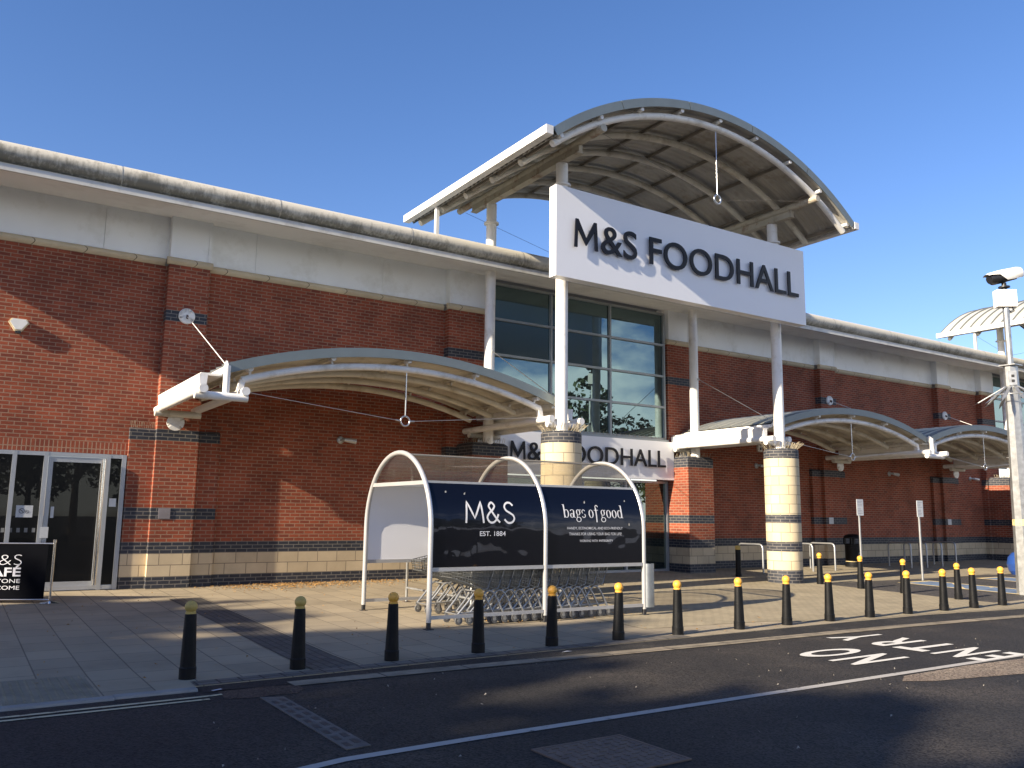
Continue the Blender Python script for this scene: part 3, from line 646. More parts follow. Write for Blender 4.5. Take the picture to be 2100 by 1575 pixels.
# ================================================================== BIG ENTRANCE CANOPY
def big_canopy(label):
    X0 = 14.3; r = empty('entrance_canopy', (X0, 16.2, 0), 0, label, 'canopy', 'high curved entrance canopies'); L = r.location
    cx_, cz_, Ro = 14.27, 3.18, 7.705; y0, y1 = 13.0, 19.35
    half = math.asin(4.86/Ro); a0, a1 = math.pi/2+half, math.pi/2-half; N = 44
    A = [a0+(a1-a0)*i/N for i in range(N+1)]
    b = MB(); vs = [(cx_+Ro*math.cos(a), y, cz_+Ro*math.sin(a)) for y in (y0, y1) for a in A]
    b.add(vs, [(i, i+1, N+2+i, N+1+i) for i in range(N)], 0, True)
    b.build('roof_sheet', M['seam_light'], r, L, rec=False)
    b = MB()
    y = y0+.5
    while y < y1-.1:
        P = [(cx_+(Ro+.001)*math.cos(a), y, cz_+(Ro+.001)*math.sin(a)) for a in A]; Q = [(cx_+(Ro+.05)*math.cos(a), y, cz_+(Ro+.05)*math.sin(a)) for a in A]
        vs = [(p[0], p[1]+d, p[2]) for d in (-.018,.018) for p in P]+[(p[0], p[1]+d, p[2]) for d in (-.018,.018) for p in Q]; n = N+1
        b.add(vs, [(i, i+1, 2*n+i+1, 2*n+i) for i in range(N)]+[(n+i, n+i+1, 3*n+i+1, 3*n+i) for i in range(N)]+[(2*n+i, 2*n+i+1, 3*n+i+1, 3*n+i) for i in range(N)])
        y += .42
    b.build('roof_seam', M['seam'], r, L)
    b = MB(); Ri = Ro-.13; ny = 4*32
    ys = [y0+.02+(y1-y0-.04)*j/ny for j in range(ny+1)]; dz = [0,0,.03,.03]
    vs = [(cx_+(Ri+dz[j % 4])*math.cos(a), ys[j], cz_+(Ri+dz[j % 4])*math.sin(a)) for j in range(ny+1) for a in A]
    b.add(vs, [(j*(N+1)+i, j*(N+1)+i+1, (j+1)*(N+1)+i+1, (j+1)*(N+1)+i) for j in range(ny) for i in range(N)])
    b.build('corrugated_lining', M['under_big'], r, L, rec=False)
    for yf, dy in ((y0-.02, .02), (y1, .02)):
        b = MB()
        for k in range(5):
            aa = [a0+(a1-a0)*(k+i/10)/5 for i in range(11)]; g = .0012
            aa[0] -= g; aa[-1] += g
            outer = [(cx_+(Ro+.03)*math.cos(a), cz_+(Ro+.03)*math.sin(a)) for a in aa]; inner = [(cx_+(Ro-.16)*math.cos(a), cz_+(Ro-.16)*math.sin(a)) for a in aa]
            b.prism(outer+inner[::-1], yf, yf+dy)
        if yf < y0:
            vs = [(cx_+(Ro+.03)*math.cos(a), y, cz_+(Ro+.03)*math.sin(a)) for y in (y0, y0+.25) for a in A]
            b.add(vs, [(i, i+1, N+2+i, N+1+i) for i in range(N)], 0, True)
        b.build('edge_flashing', M['flash'], r, L)
    for s_ in (-1, 1):
        xe = cx_+s_*4.87; ze = cz_+Ro*math.sin(a1)
        b = MB(); b.box(min(xe, xe+s_*.17), max(xe, xe+s_*.17), y0-.03, y1+.03, ze-.13, ze+.05); b.build('gutter', M['white'], r, L)
        xm = cx_+s_*3.5
        b = MB(); b.tube([(xm, 13.05, 9.575),(xm, 19.15, 9.575)], .085, 14); b.box(xm-.05, xm+.05, 13.85, 18.4, 9.33, 9.49); b.box(xm-.09, xm+.09, 13.85, 18.4, 9.31, 9.33)
        b.build('beam', M['rusty'], r, L)
    for k in range(6):
        y = 13.2+1.16*k; b = MB(); h2 = math.asin(4.70/7.645)
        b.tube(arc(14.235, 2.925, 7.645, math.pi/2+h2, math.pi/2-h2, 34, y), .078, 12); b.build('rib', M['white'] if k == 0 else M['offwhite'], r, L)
    for i in range(9):
        a = a0+(a1-a0)*(i+.12)/8.24; b = MB(); xx, zz = cx_+(Ro-.19)*math.cos(a), cz_+(Ro-.19)*math.sin(a)
        b.tube([(xx, y0+.02, zz),(xx, y0+.30, zz)], .05, 10, 0); b.bar((xx, y0+.30, zz+.005),(xx, y1-.05, zz+.005), .05, .07, 1)
        for k in range(6):
            y = 13.2+1.16*k; b.bar((xx, y, zz),(cx_+(Ro-.30)*math.cos(a), y, cz_+(Ro-.30)*math.sin(a)), .03, .06, 0)
        b.build('purlin', [M['white'], M['purlin']], r, L)
    for xc in (10.8, 17.82):
        b = MB(); b.tube([(xc, 14.57, 3.27),(xc, 14.57, 9.31)], .135, 20); b.tube([(xc, 14.57, 8.78),(xc, 14.57, 8.82)], .20, 20); b.tube([(xc, 14.57, 3.27),(xc,14.57,3.30)], .21, 20); b.build('column', M['white'], r, L)
        b = MB(); b.tube([(xc+.03, 17.6, 3.20),(xc+.03, 17.6, 9.31)], .13, 20); b.tube([(xc+.03, 17.6, 8.78),(xc+.03, 17.6, 8.82)], .19, 20); b.build('column', M['white'], r, L)
    b = MB(); b.bar((9.42, 17.88, 8.04),(9.42, 17.88, 9.02), .09, .09); b.build('gutter_post', M['white'], r, L)
    b = MB(); b.bar((9.42+9.7, 17.88, 8.04),(9.42+9.7, 17.88, 9.02), .09, .09); b.build('gutter_post', M['white'], r, L)
    b = MB(); b.tube([(14.27, 13.2, 10.5),(14.27, 13.2, 8.93)], .012, 8)
    b.tube([(14.27+.105*math.cos(t*math.pi/12), 13.2, 8.82+.105*math.sin(t*math.pi/12)) for t in range(24)], .022, 8, closed=True); b.build('hanger', M['steel'], r, L)
    for ya, yb in ((13.2, 13.2), (19.0, 19.0)):
        for s_ in (-1, 1):
            b = MB(); b.tube([(14.27+s_*3.4, ya, 9.52),(14.27+s_*.1, ya, 8.82)], .005, 6); b.build('tie_wire', M['purlin'] if ya < 15 else M['rubber'], r, L)
    return r
bc = big_canopy('high curved canopy with ribbed underside over the big white sign')
b2 = copy_tree(bc); b2.location.x += 24.55; b2['label'] = 'high curved canopy with sunlit ribbed roof far right, behind the camera mast'

# ================================================================== SMALL CURVED CANOPIES
def small_canopy(xa, label, left=True, right=True, rod_left='disc', rod_right='column', hmid=4.63):
    W = 7.05; xb = xa+W; xm = (xa+xb)/2; r = empty('curved_canopy', (xm, 16.4, 0), 0, label, 'canopy', 'low curved canopies along the wall'); L = r.location
    y0, y1 = 14.78, 18.2; Ro = 10.35; cz_ = hmid-Ro
    half = math.asin(3.50/Ro); a0, a1 = math.pi/2+half, math.pi/2-half; N = 26; A = [a0+(a1-a0)*i/N for i in range(N+1)]
    def sheet_(name, rad, mat, ya, yb, corr=False):
        b = MB(); ny = 4*18 if corr else 1; ys = [ya+(yb-ya)*j/ny for j in range(ny+1)]; dz = [0,0,.018,.018] if corr else [0,0]
        vs = [(xm+(rad+dz[j % len(dz)])*math.cos(a), ys[j], cz_+(rad+dz[j % len(dz)])*math.sin(a)) for j in range(ny+1) for a in A]
        b.add(vs, [(j*(N+1)+i, j*(N+1)+i+1, (j+1)*(N+1)+i+1, (j+1)*(N+1)+i) for j in range(ny) for i in range(N)], 0, not corr)
        return b.build(name, mat, r, L, rec=False)
    sheet_('roof_sheet', Ro, M['seam'], y0, y1); sheet_('lining', Ro-.10, M['under'], y0+.02, y1, True)
    b = MB(); y = y0+.3
    while y < y1-.05:
        n = N+1; vs = [(xm+rr*math.cos(a), y+d, cz_+rr*math.sin(a)) for rr in (Ro+.001, Ro+.045) for d in (-.014,.014) for a in A]
        b.add(vs, [(i, i+1, 2*n+i+1, 2*n+i) for i in range(N)]+[(n+i, n+i+1, 3*n+i+1, 3*n+i) for i in range(N)]+[(2*n+i, 2*n+i+1, 3*n+i+1, 3*n+i) for i in range(N)]); y += .40
    b.build('roof_seam', M['seam_light'], r, L)
    b = MB()
    for k in range(4):
        aa = [a0+(a1-a0)*(k+i/8)/4 for i in range(9)]
        o_ = [(xm+(Ro+.025)*math.cos(a), cz_+(Ro+.025)*math.sin(a)) for a in aa]; i_ = [(xm+(Ro-.15)*math.cos(a), cz_+(Ro-.15)*math.sin(a)) for a in aa]
        b.prism(o_+i_[::-1], y0-.02, y0)
    vs = [(xm+(Ro+.025)*math.cos(a), y, cz_+(Ro+.025)*math.sin(a)) for y in (y0-.0, y0+.22) for a in A]; b.add(vs, [(i, i+1, N+2+i, N+1+i) for i in range(N)], 0, True)
    b.build('edge_flashing', M['flash'], r, L)
    h2 = math.asin(3.22/Ro)
    for k in range(4):
        y = 14.95+.98*k; rr = Ro-.31; h2 = math.asin(3.2/rr); b = MB()
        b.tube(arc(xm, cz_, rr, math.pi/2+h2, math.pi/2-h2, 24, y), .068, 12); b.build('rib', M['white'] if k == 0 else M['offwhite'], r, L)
    for i in range(5):
        a = a0+(a1-a0)*(i+.25)/4.5; rr = Ro-.155; xx, zz = xm+rr*math.cos(a), cz_+rr*math.sin(a); b = MB()
        b.tube([(xx, y0+.04, zz),(xx, y0+.22, zz)], .05, 10); b.bar((xx, y0+.22, zz),(xx, y1-.02, zz), .05, .06, 1)
        for k in range(4): y = 14.95+.98*k; b.bar((xx, y, zz),(xm+(rr-.15)*math.cos(a), y, cz_+(rr-.15)*math.sin(a)), .035, .05)
        b.build('purlin', [M['white'], M['offwhite']], r, L)
    def end(xe, s_):   # s_ = -1 left, +1 right: gutter, two long tubes, cross tubes, post stub
        b = MB(); xg = xe+s_*.36
        b.prism([(xg-.05,3.57),(xg+.05,3.57),(xg+.07,3.82),(xg-.07,3.82)], 14.75, 18.15); b.box(min(xe, xg), max(xe, xg), 14.95, 18.15, 3.83, 3.87); b.box(xe-.012, xe+.012, 14.82, 18.15, 3.87, hmid-.64); b.build('gutter', M['white'], r, L)  # upright plate added to stop sunlight slipping under the roof edge
        b = MB(); xo = xe+s_*.42
        b.tube([(xo, 14.42, 3.53),(xo, 18.2, 3.53)], .075, 14); b.build('eaves_tube', M['white'], r, L)
        b = MB(); xi = xe-s_*.30
        b.tube([(xi, 14.52, 3.55),(xi, 18.2, 3.55)], .075, 14); b.bar((xi, 14.95, 3.58),(xi-s_*.04, 14.95, 3.80), .10, .10); b.build('spring_tube', M['white'], r, L)
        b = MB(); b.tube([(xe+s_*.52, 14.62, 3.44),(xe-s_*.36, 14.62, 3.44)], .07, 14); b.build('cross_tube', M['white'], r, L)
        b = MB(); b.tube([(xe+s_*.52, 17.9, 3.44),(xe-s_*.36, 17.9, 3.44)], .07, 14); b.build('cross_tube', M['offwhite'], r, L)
        b = MB(); b.tube([(xe, 14.66, 3.46),(xe, 14.66, 3.98)], .06, 12); b.bar((xe, 14.66, 3.9),(xe, 14.78, 4.02), .03, .16); b.build('post_stub', M['white'], r, L)
        b = MB(); b.lathe([(0,0),(.17,0),(.17,.03),(0,.03)], (0,0,0), 24); b.v = [(xe+s_*.1+x, 17.98-z, 3.28+y) for x, y, z in b.v]; b.build('bearing_plate', M['white'], r, L)
    if left: end(xa, -1)
    if right: end(xb, 1)
    b = MB(); zr = hmid-1.33
    b.tube([(xm, 14.95, cz_+Ro-.31),(xm, 14.95, zr+.1)], .013, 8)
    b.tube([(xm+.095*math.cos(t*math.pi/12), 14.95, zr+.095*math.sin(t*math.pi/12)) for t in range(24)], .018, 8, closed=True)
    b.build('hanger', M['steel'], r, L)
    for s_ in (-1, 1):
        b = MB(); b.tube([(xm+s_*3.15, 14.95, 3.60),(xm+s_*.1, 14.95, zr)], .006, 6); b.tube([(xm+s_*.1, 14.95, zr),(xm+s_*.2, 14.95, zr+.01)], .018, 6); b.build('tie_wire', M['steel'], r, L)
    for x, kind in ((xa, rod_left), (xb, rod_right)):
        if not kind: continue
        s_ = -1 if x == xa else 1
        if kind == 'disc':
            b = MB(); b.lathe([(0,0),(.165,0),(.165,.03),(.15,.045),(0,.045)], (0,0,0), 28); b.v = [(x+.02+p, 18.228-z, 5.53+y) for p, y, z in b.v]; b.bar((x+.02, 18.21, 5.53),(x+.02, 18.12, 5.49), .03, .07, 1); b.build('wall_disc', [M['white'], M['iron']], r, L)
            p0 = (x+.02, 18.13, 5.50)
        else: p0 = (x+.03, 17.45, 5.48)
        b = MB(); b.tube([p0, (x, 14.74, 4.0)], .009, 8)
        if kind != 'disc': b.bar((x+.03, 17.5, 5.49), p0, .05, .06)
        b.build('stay_rod', M['white'] if kind == 'disc' else M['steel'], r, L)
    return r
small_canopy(3.77, 'low curved canopy left of the entrance, springing from the brick pilaster with the disc')
small_canopy(17.86, 'low curved canopy right of the entrance, behind the tall white post', rod_left='column', rod_right='disc', hmid=4.60)
small_canopy(24.91, 'low curved canopy farthest right, next to the camera mast', left=False, rod_left=None, rod_right='disc', hmid=4.60)

# ================================================================== SIGNS
def sign(name, x0, x1, z0, z1, y0, y1, body, tx0, tx1, tz0, tz1, off, depth, label, gap=.05):
    r = empty(name, ((x0+x1)/2, (y0+y1)/2, z0), 0, label, 'shop sign', 'white lettered signs over the entrance'); L = r.location
    b = MB(); b.box(x0, x1, y0, y1, z0, z1)
    o = b.build('panel', M['panel_white'], r, L)
    vs, fs = fit_text(body, tx0, tx1, tz0, tz1, off, 1.0)
    zz = [v[2] for v in vs]; k = depth/(max(zz)-min(zz))
    b = MB(); b.add([(x, y0-gap-depth/2-z*k, h) for x, h, z in vs], fs)
    b.build('lettering', M['letter'], r, L, weld=True); return r
sg = sign('shop_sign', 10.225, 18.335, 6.515, 8.525, 14.0, 14.24, 'M&S FOODHALL', 10.66, 17.99, 7.195, 7.845, .004, .03, 'large white sign board with raised black letters held high on white posts')
sign('shop_sign', 11.20, 17.385, 2.565, 3.655, 18.0, 18.2, 'M&S FOODHALL', 11.70, 17.0, 2.905, 3.385, .002, .03, 'smaller white sign board above the entrance doors, half hidden by a stone column')

# ================================================================== BOLLARDS
def bollard(loc, label, group, mats=('cast','yellow')):
    r = empty('bollard', loc, 0, label, 'bollard', group)
    b = MB(); b.lathe([(0,-.03),(.084,-.03),(.084,.11),(.080,.117),(.078,.12),(.058,.63),(.052,.640)], n=24); b.build('post', M[mats[0]], r)
    b = MB(); zc, rb = .708, .063
    prof = [(.0525,.634),(.0525,.655)]+[(rb*math.sin(a), zc-rb*math.cos(a)) for a in [R(46+134*i/12) for i in range(13)]]
    prof[-1] = (0, zc+rb); b.lathe(prof, n=24); b.build('ball', M[mats[1]], r); return r
FB = [2.19,3.34,4.46,5.63,6.75,7.88,9.0,10.29,11.39,12.47,13.57,14.70,15.87,16.91,17.97]
ORD = ['leftmost','second','third','fourth','fifth','sixth','seventh','eighth','ninth','tenth','eleventh','twelfth','thirteenth','fourteenth','rightmost']
beside = {4:'before the shelter'}
first = None
for i, x in enumerate(FB):
    lab = f"black bollard with yellow ball, {ORD[i]} of the row along the kerb"
    if i in beside: lab += ', '+beside[i]
    if i < 2: lab = lab.replace('yellow ball', 'shade-darkened yellow ball')
    y = 9.30; loc = (x, y, gz(y))
    o = bollard(loc, lab, 'bollards in a row along the kerb', ('cast', 'yellow_shaded_faded') if i < 2 else ('cast','yellow')) if i in (0, 2) else copy_tree(first)  # the first two balls carry their shade in the colour
    o.location = loc; o['label'] = lab; o.rotation_euler = (random.uniform(-.014,.014), random.uniform(-.014,.014), i*.7)
    first = o
for i, (y, w) in enumerate(((13.90,'farthest from the road'),(12.76,'second from the shop'),(11.66,'third from the shop'),(10.40,'nearest the road'))):
    o = copy_tree(first); o.location = (18.33, y, gz(y)); o['group'] = 'bollards in a row beside the parking bays'
    o['label'] = f'black bollard with yellow ball beside the parking bays, {w} in its row'; o.rotation_euler = (random.uniform(-.014,.014), random.uniform(-.014,.014), i*1.1)
r = empty('bollard', (17.95, 16.2, gz(16.2)), 0, 'dark flat topped bollard with worn yellow band, in the shade by the brick pier', 'bollard')
b = MB(); b.lathe([(0,-.02),(.085,-.02),(.085,.06),(.072,.08),(.072,.72)], n=20); b.build('post', M['cast'], r)
b = MB(); b.lathe([(.0725,.715),(.0725,.80),(.06,.82),(0,.825)], n=20); b.build('cap_band', M['yellow_shaded_faded'], r)

# ================================================================== TROLLEY SHELTER
sh = empty('trolley_shelter', (5.98, 11.28, -.145), -.008, 'glossy black trolley shelter with clear arched top and silver hoops', 'trolley shelter')
SX = [0, 2.06, 4.13]; D = 2.38; RA = D/2; ZA = 1.44
def hoop_pt(s):   # s in 0..1 along the arc
    a = math.pi*(1-s); return (RA+RA*math.cos(a), ZA+RA*math.sin(a))
for x in SX:
    b = MB(); P = [(x, 0, .10)]+[(x, 0, ZA)]+[(x,)+hoop_pt(i/28) for i in range(1, 28)]+[(x, D, ZA),(x, D, .14)]
    b.tube(P, .038, 14)
    b.build('hoop', M['alu'], sh)
    b = MB()
    for y in (0, D): b.box(x-.026, x+.026, y-.026, y+.026, .0 if y == 0 else .03, .12 if y == 0 else .16); b.box(x-.06, x+.06, y-.06, y+.06, -.01 if y == 0 else .03, .012 if y == 0 else .05)
    b.build('foot', M['rubber'], sh)
def front_y(z): return 0 if z <= ZA else RA-math.sqrt(max(0, RA*RA-(z-ZA)**2))
Z0, Z1 = .88, 2.13
def curved(b, xa, xb, za, zb, off, n=16, back=False, th=.008):
    vs = []
    for k in range(n+1):
        z = za+(zb-za)*k/n; y = front_y(z)
        if z > ZA: ny, nz_ = (y-RA)/RA, (z-ZA)/RA
        else: ny, nz_ = -1, 0
        y, z = y+ny*off, z+nz_*off
        if back: y = D-y
        vs += [(xa, y, z), (xb, y, z)]
    b.add(vs, [(2*i, 2*i+1, 2*i+3, 2*i+2) for i in range(n)], 0, True)
for k, (xa, xb) in enumerate(zip(SX, SX[1:])):
    b = MB(); curved(b, xa+.038, xb-.038, Z0, Z1, .006); fp = b.build('front_panel', M['gloss_black'], sh, rec=False); fp.data.flip_normals() if fp.data.polygons[0].normal.y > 0 else None
    b = MB(); curved(b, xa+.038, xb-.038, Z0, Z1, -.004); b.build('panel_lining', M['white_plastic'], sh, rec=False)
    b = MB(); curved(b, xa+.038, xb-.038, Z0, Z1, .0, back=True); b.build('back_panel', M['panel_white'], sh, rec=False)
    sA = math.asin((Z1-ZA)/RA)/math.pi
    b = MB(); vs = []; n = 22
    for i in range(n+1):
        y, z = hoop_pt(sA+.012+(1-2*sA-.024)*i/n); vs += [(xa+.03, y, z), (xb-.03, y, z)]
    b.add(vs, [(2*i, 2*i+1, 2*i+3, 2*i+2) for i in range(n)], 0, True); b.build('clear_top', M['clear'], sh, rec=False)
    for zz, w, nm in ((Z1+.012, .035, 'top_rail'), (Z0-.03, .055, 'panel_rail'), (.165, .05, 'low_rail')):
        for bk in (False, True):
            y = front_y(zz)-.004; y = D-y if bk else y
            zq = zz+(.04 if bk and zz < .5 else 0)
            b = MB(); b.box(xa+.03, xb-.03, y-.016, y+.016, zq-w/2, zq+w/2); b.build(nm, M['alu'], sh)
    b = MB(); b.tube([(xa+.03, RA, ZA+RA-.02),(xb-.03, RA, ZA+RA-.02)], .014, 8); b.build('ridge_bar', M['alu'], sh)
for x in (SX[0], SX[2]):
    y = front_y(Z1)+.02; b = MB(); b.box(x-.015, x+.015, y, D-y, Z1-.03, Z1+.03); b.build('end_rail', M['alu'], sh)
    b = MB(); n = 20; P = [hoop_pt(sA+.03+(1-2*sA-.06)*i/n) for i in range(n+1)]
    b.add([(x, y_, z_) for y_, z_ in P], [tuple(range(n+1))]); b.build('end_lunette', M['clear'], sh, rec=False)
b = MB(); n = 16
vs = [(SX[2]+.10+.10*math.cos(R(-200+220*i/n)), -.0+.10*math.sin(R(-200+220*i/n)), z) for z in (.13, .86) for i in range(n+1)]
b.add(vs, [(i, i+1, n+2+i, n+1+i) for i in range(n)], 0, True)
for z in (.3, .5, .7): b.lathe([(.012,0),(.008,.006),(0,.006)], (0,0,0), 8); 
b.v = b.v[:2*(n+1)]; b.f = b.f[:n]; b.m = b.m[:n]; b.sm = b.sm[:n]
b.build('post_guard', plain('dull_galvanised', (.30,.33,.36), .38, metal=.85, var=.15, scale=5), sh, rec=False)
def panel_text(bodies, mat):
    b = MB()
    for body, x0, x1, z0, z1, off, kw in bodies:
        if callable(body): vs, fs = body(x0, x1, z0, z1)
        else: vs, fs = fit_text(body, x0, x1, z0, z1, off, **kw)
        P = []
        for v in vs:
            z = v[1]; y = front_y(z); d = .016
            if z > ZA: ny, nz_ = (y-RA)/RA, (z-ZA)/RA
            else: ny, nz_ = -1, 0
            P.append((v[0], y+ny*d, z+nz_*d))
        b.add(P, fs)
    return b
# thin monoline and high contrast letters drawn as strokes
def strokes(paths, w):
    vs, fs = [], []
    for P in paths:
        P = [Vector((p[0], p[1])) for p in P]
        # resample long segments so that the letters follow the curved panel
        Q = [P[0]]
        for a, c in zip(P, P[1:]):
            n = max(1, int((c-a).length/.06))
            for i in range(1, n+1): Q.append(a+(c-a)*i/n)
        o = len(vs)
        for i, q in enumerate(Q):
            t = (Q[min(i+1, len(Q)-1)]-Q[max(i-1, 0)]).normalized(); nn = Vector((-t.y, t.x))*w/2
            vs += [(q.x+nn.x, q.y+nn.y, 0), (q.x-nn.x, q.y-nn.y, 0)]
        fs += [(o+2*i, o+2*i+1, o+2*i+3, o+2*i+2) for i in range(len(Q)-1)]
    return vs, fs
def spline(K, n=10, closed=False):
    out = []; m = len(K)
    rng = range(m if closed else m-1)
    for i in rng:
        p = [Vector(K[(i+j) % m] if closed else K[max(0, min(m-1, i+j))]) for j in (-1, 0, 1, 2)]
        for t in range(n):
            t /= n
            out.append(tuple(.5*((2*p[1])+(p[2]-p[0])*t+(2*p[0]-5*p[1]+4*p[2]-p[3])*t*t+(3*p[1]-p[0]-3*p[2]+p[3])*t**3)))
    out.append(tuple(K[0] if closed else K[-1])); return out
def serif_word(x0, x1, z0, z1):
    # condensed high contrast serif: thick stems, hairline joins; unit = x height 1, ascender 1.62, descender -.55
    vs, fs = [], []
    def emit(poly_o, poly_i):
        o = len(vs); n = len(poly_o); vs.extend([(a, c, 0) for a, c in poly_o+poly_i]); fs.extend([(o+i, o+(i+1) % n, o+n+(i+1) % n, o+n+i) for i in range(n)])
    def oval(cx_, cy_, rx, ry, t, h=.05, a0=0, a1=360):
        n = 24; A = [R(a0+(a1-a0)*i/n) for i in range(n if a1-a0 == 360 else n+1)]
        if a1-a0 == 360: emit([(cx_+rx*math.cos(a), cy_+ry*math.sin(a)) for a in A], [(cx_+(rx-t)*math.cos(a), cy_+(ry-h)*math.sin(a)) for a in A])
        else:
            o = len(vs)
            for a in A: vs.append((cx_+rx*math.cos(a), cy_+ry*math.sin(a), 0)); vs.append((cx_+(rx-t)*math.cos(a), cy_+(ry-h)*math.sin(a), 0))
            fs.extend([(o+2*i, o+2*i+1, o+2*i+3, o+2*i+2) for i in range(len(A)-1)])
    def rect(xa, xb, za, zb):
        n = 4; o = len(vs)
        for i in range(n+1): z = za+(zb-za)*i/n; vs.append((xa, z, 0)); vs.append((xb, z, 0))
        fs.extend([(o+2*i, o+2*i+1, o+2*i+3, o+2*i+2) for i in range(n)])
    T = .17
    def o_(x): oval(x+.36, .5, .36, .52, T)
    def b_(x): rect(x+.08, x+.08+T, 0, 1.62); rect(x-.04, x+.09, 1.57, 1.62); oval(x+.44, .5, .36, .52, T)
    def d_(x): oval(x+.36, .5, .36, .52, T); rect(x+.56, x+.56+T, 0, 1.62); rect(x+.44, x+.57, 1.57, 1.62); rect(x+.72, x+.84, 0, .05)
    def a_(x): oval(x+.33, .78, .29, .24, .12, .06, 0, 170); rect(x+.46, x+.46+T, .05, .80); oval(x+.28, .27, .27, .29, .15); rect(x+.6, x+.76, 0, .05)
    def g_(x): oval(x+.32, .66, .30, .36, .15); oval(x+.33, -.22, .36, .32, .11, .08); rect(x+.10, x+.20, .02, .34); rect(x+.52, x+.72, .93, 1.0)
    def s_(x): oval(x+.27, .74, .25, .28, .10, .07, 20, 235); oval(x+.27, .26, .27, .28, .11, .07, -160, 55); 
    def f_(x): rect(x+.20, x+.20+T, -.55, 1.25); oval(x+.44, 1.25, .24, .37, .10, .08, 20, 180); rect(x+.02, x+.60, .93, 1.0)
    x = 0
    for ch, adv in (('b',.92),('a',.86),('g',.80),('s',.66),(' ',.32),('o',.82),('f',.66),(' ',.28),('g',.80),('o',.82),('o',.82),('d',.84)):
        if ch != ' ': {'b':b_,'a':a_,'g':g_,'s':s_,'o':o_,'f':f_,'d':d_}[ch](x)
        x += adv
    kx, kz = (x1-x0)/x, (z1-z0)/(1.62+.55)
    return [(x0+v[0]*kx, z0+(v[1]+.55)*kz, 0) for v in vs], fs
def ms_word(x0, x1, z0, z1):
    H = z1-z0
    M_ = [[(0,0),(.10,1),(.50,.22),(.90,1),(1.0,0)]]
    amp = [spline([(1.95,.03),(1.75,.22),(1.42,.66),(1.36,.82),(1.52,.97),(1.68,.82),(1.58,.65),(1.36,.48),(1.22,.26),(1.34,.06),(1.54,.03),(1.74,.16),(1.88,.42)], 8)]
    S = [spline([(2.78,.84),(2.62,.97),(2.40,.95),(2.27,.78),(2.36,.60),(2.58,.48),(2.76,.36),(2.80,.19),(2.66,.04),(2.42,.02),(2.22,.18)], 8)]
    k = (x1-x0)/2.83
    P = [[(x0+p[0]*k, z0+p[1]*H) for p in path] for path in M_+amp+S]
    return strokes(P, .030)
c_ = .98   # panel text, in the shelter's own coordinates
for tt in ([(ms_word, .59, 1.466, 1.53, 1.85, 0, {}), ('EST. 1884', .83, 1.296, 1.335, 1.408, .012, {})], [(serif_word, 2.42, 3.68, 1.555, 1.835, 0, {})]):
    panel_text(tt, None).build('lettering', M['white_print'], sh, rec=False)
t = panel_text([('HANDY, ECONOMICAL AND ECO-FRIENDLY', 2.48, 3.65, 1.432, 1.478, .008, {}), ('THANKS FOR USING YOUR BAG FOR LIFE!', 2.52, 3.63, 1.342, 1.387, .008, {}), ('WORKING WITH', 2.735, 3.11, 1.233, 1.272, .006, {}), ('INTEGRITY', 3.14, 3.44, 1.235, 1.27, .02, {})], None)
t.build('small_lettering', M['white_print'], sh, rec=False)
b = MB(); rg = random.Random(4)
for x, z in ((.30,1.99),(.62,1.97),(2.90,1.88),(3.78,1.92),(3.80,1.52)):
    y = front_y(z); d = .013; ny, nz_ = ((y-RA)/RA, (z-ZA)/RA) if z > ZA else (-1, 0)
    n = 7; b.add([(x+rg.uniform(.4,1)*.02*math.cos(2*math.pi*i/n), y+ny*d, z+rg.uniform(.4,1)*.035*math.sin(2*math.pi*i/n)) for i in range(n)], [tuple(range(n))])
b.build('bird_dropping', M['offwhite'], sh, rec=False)

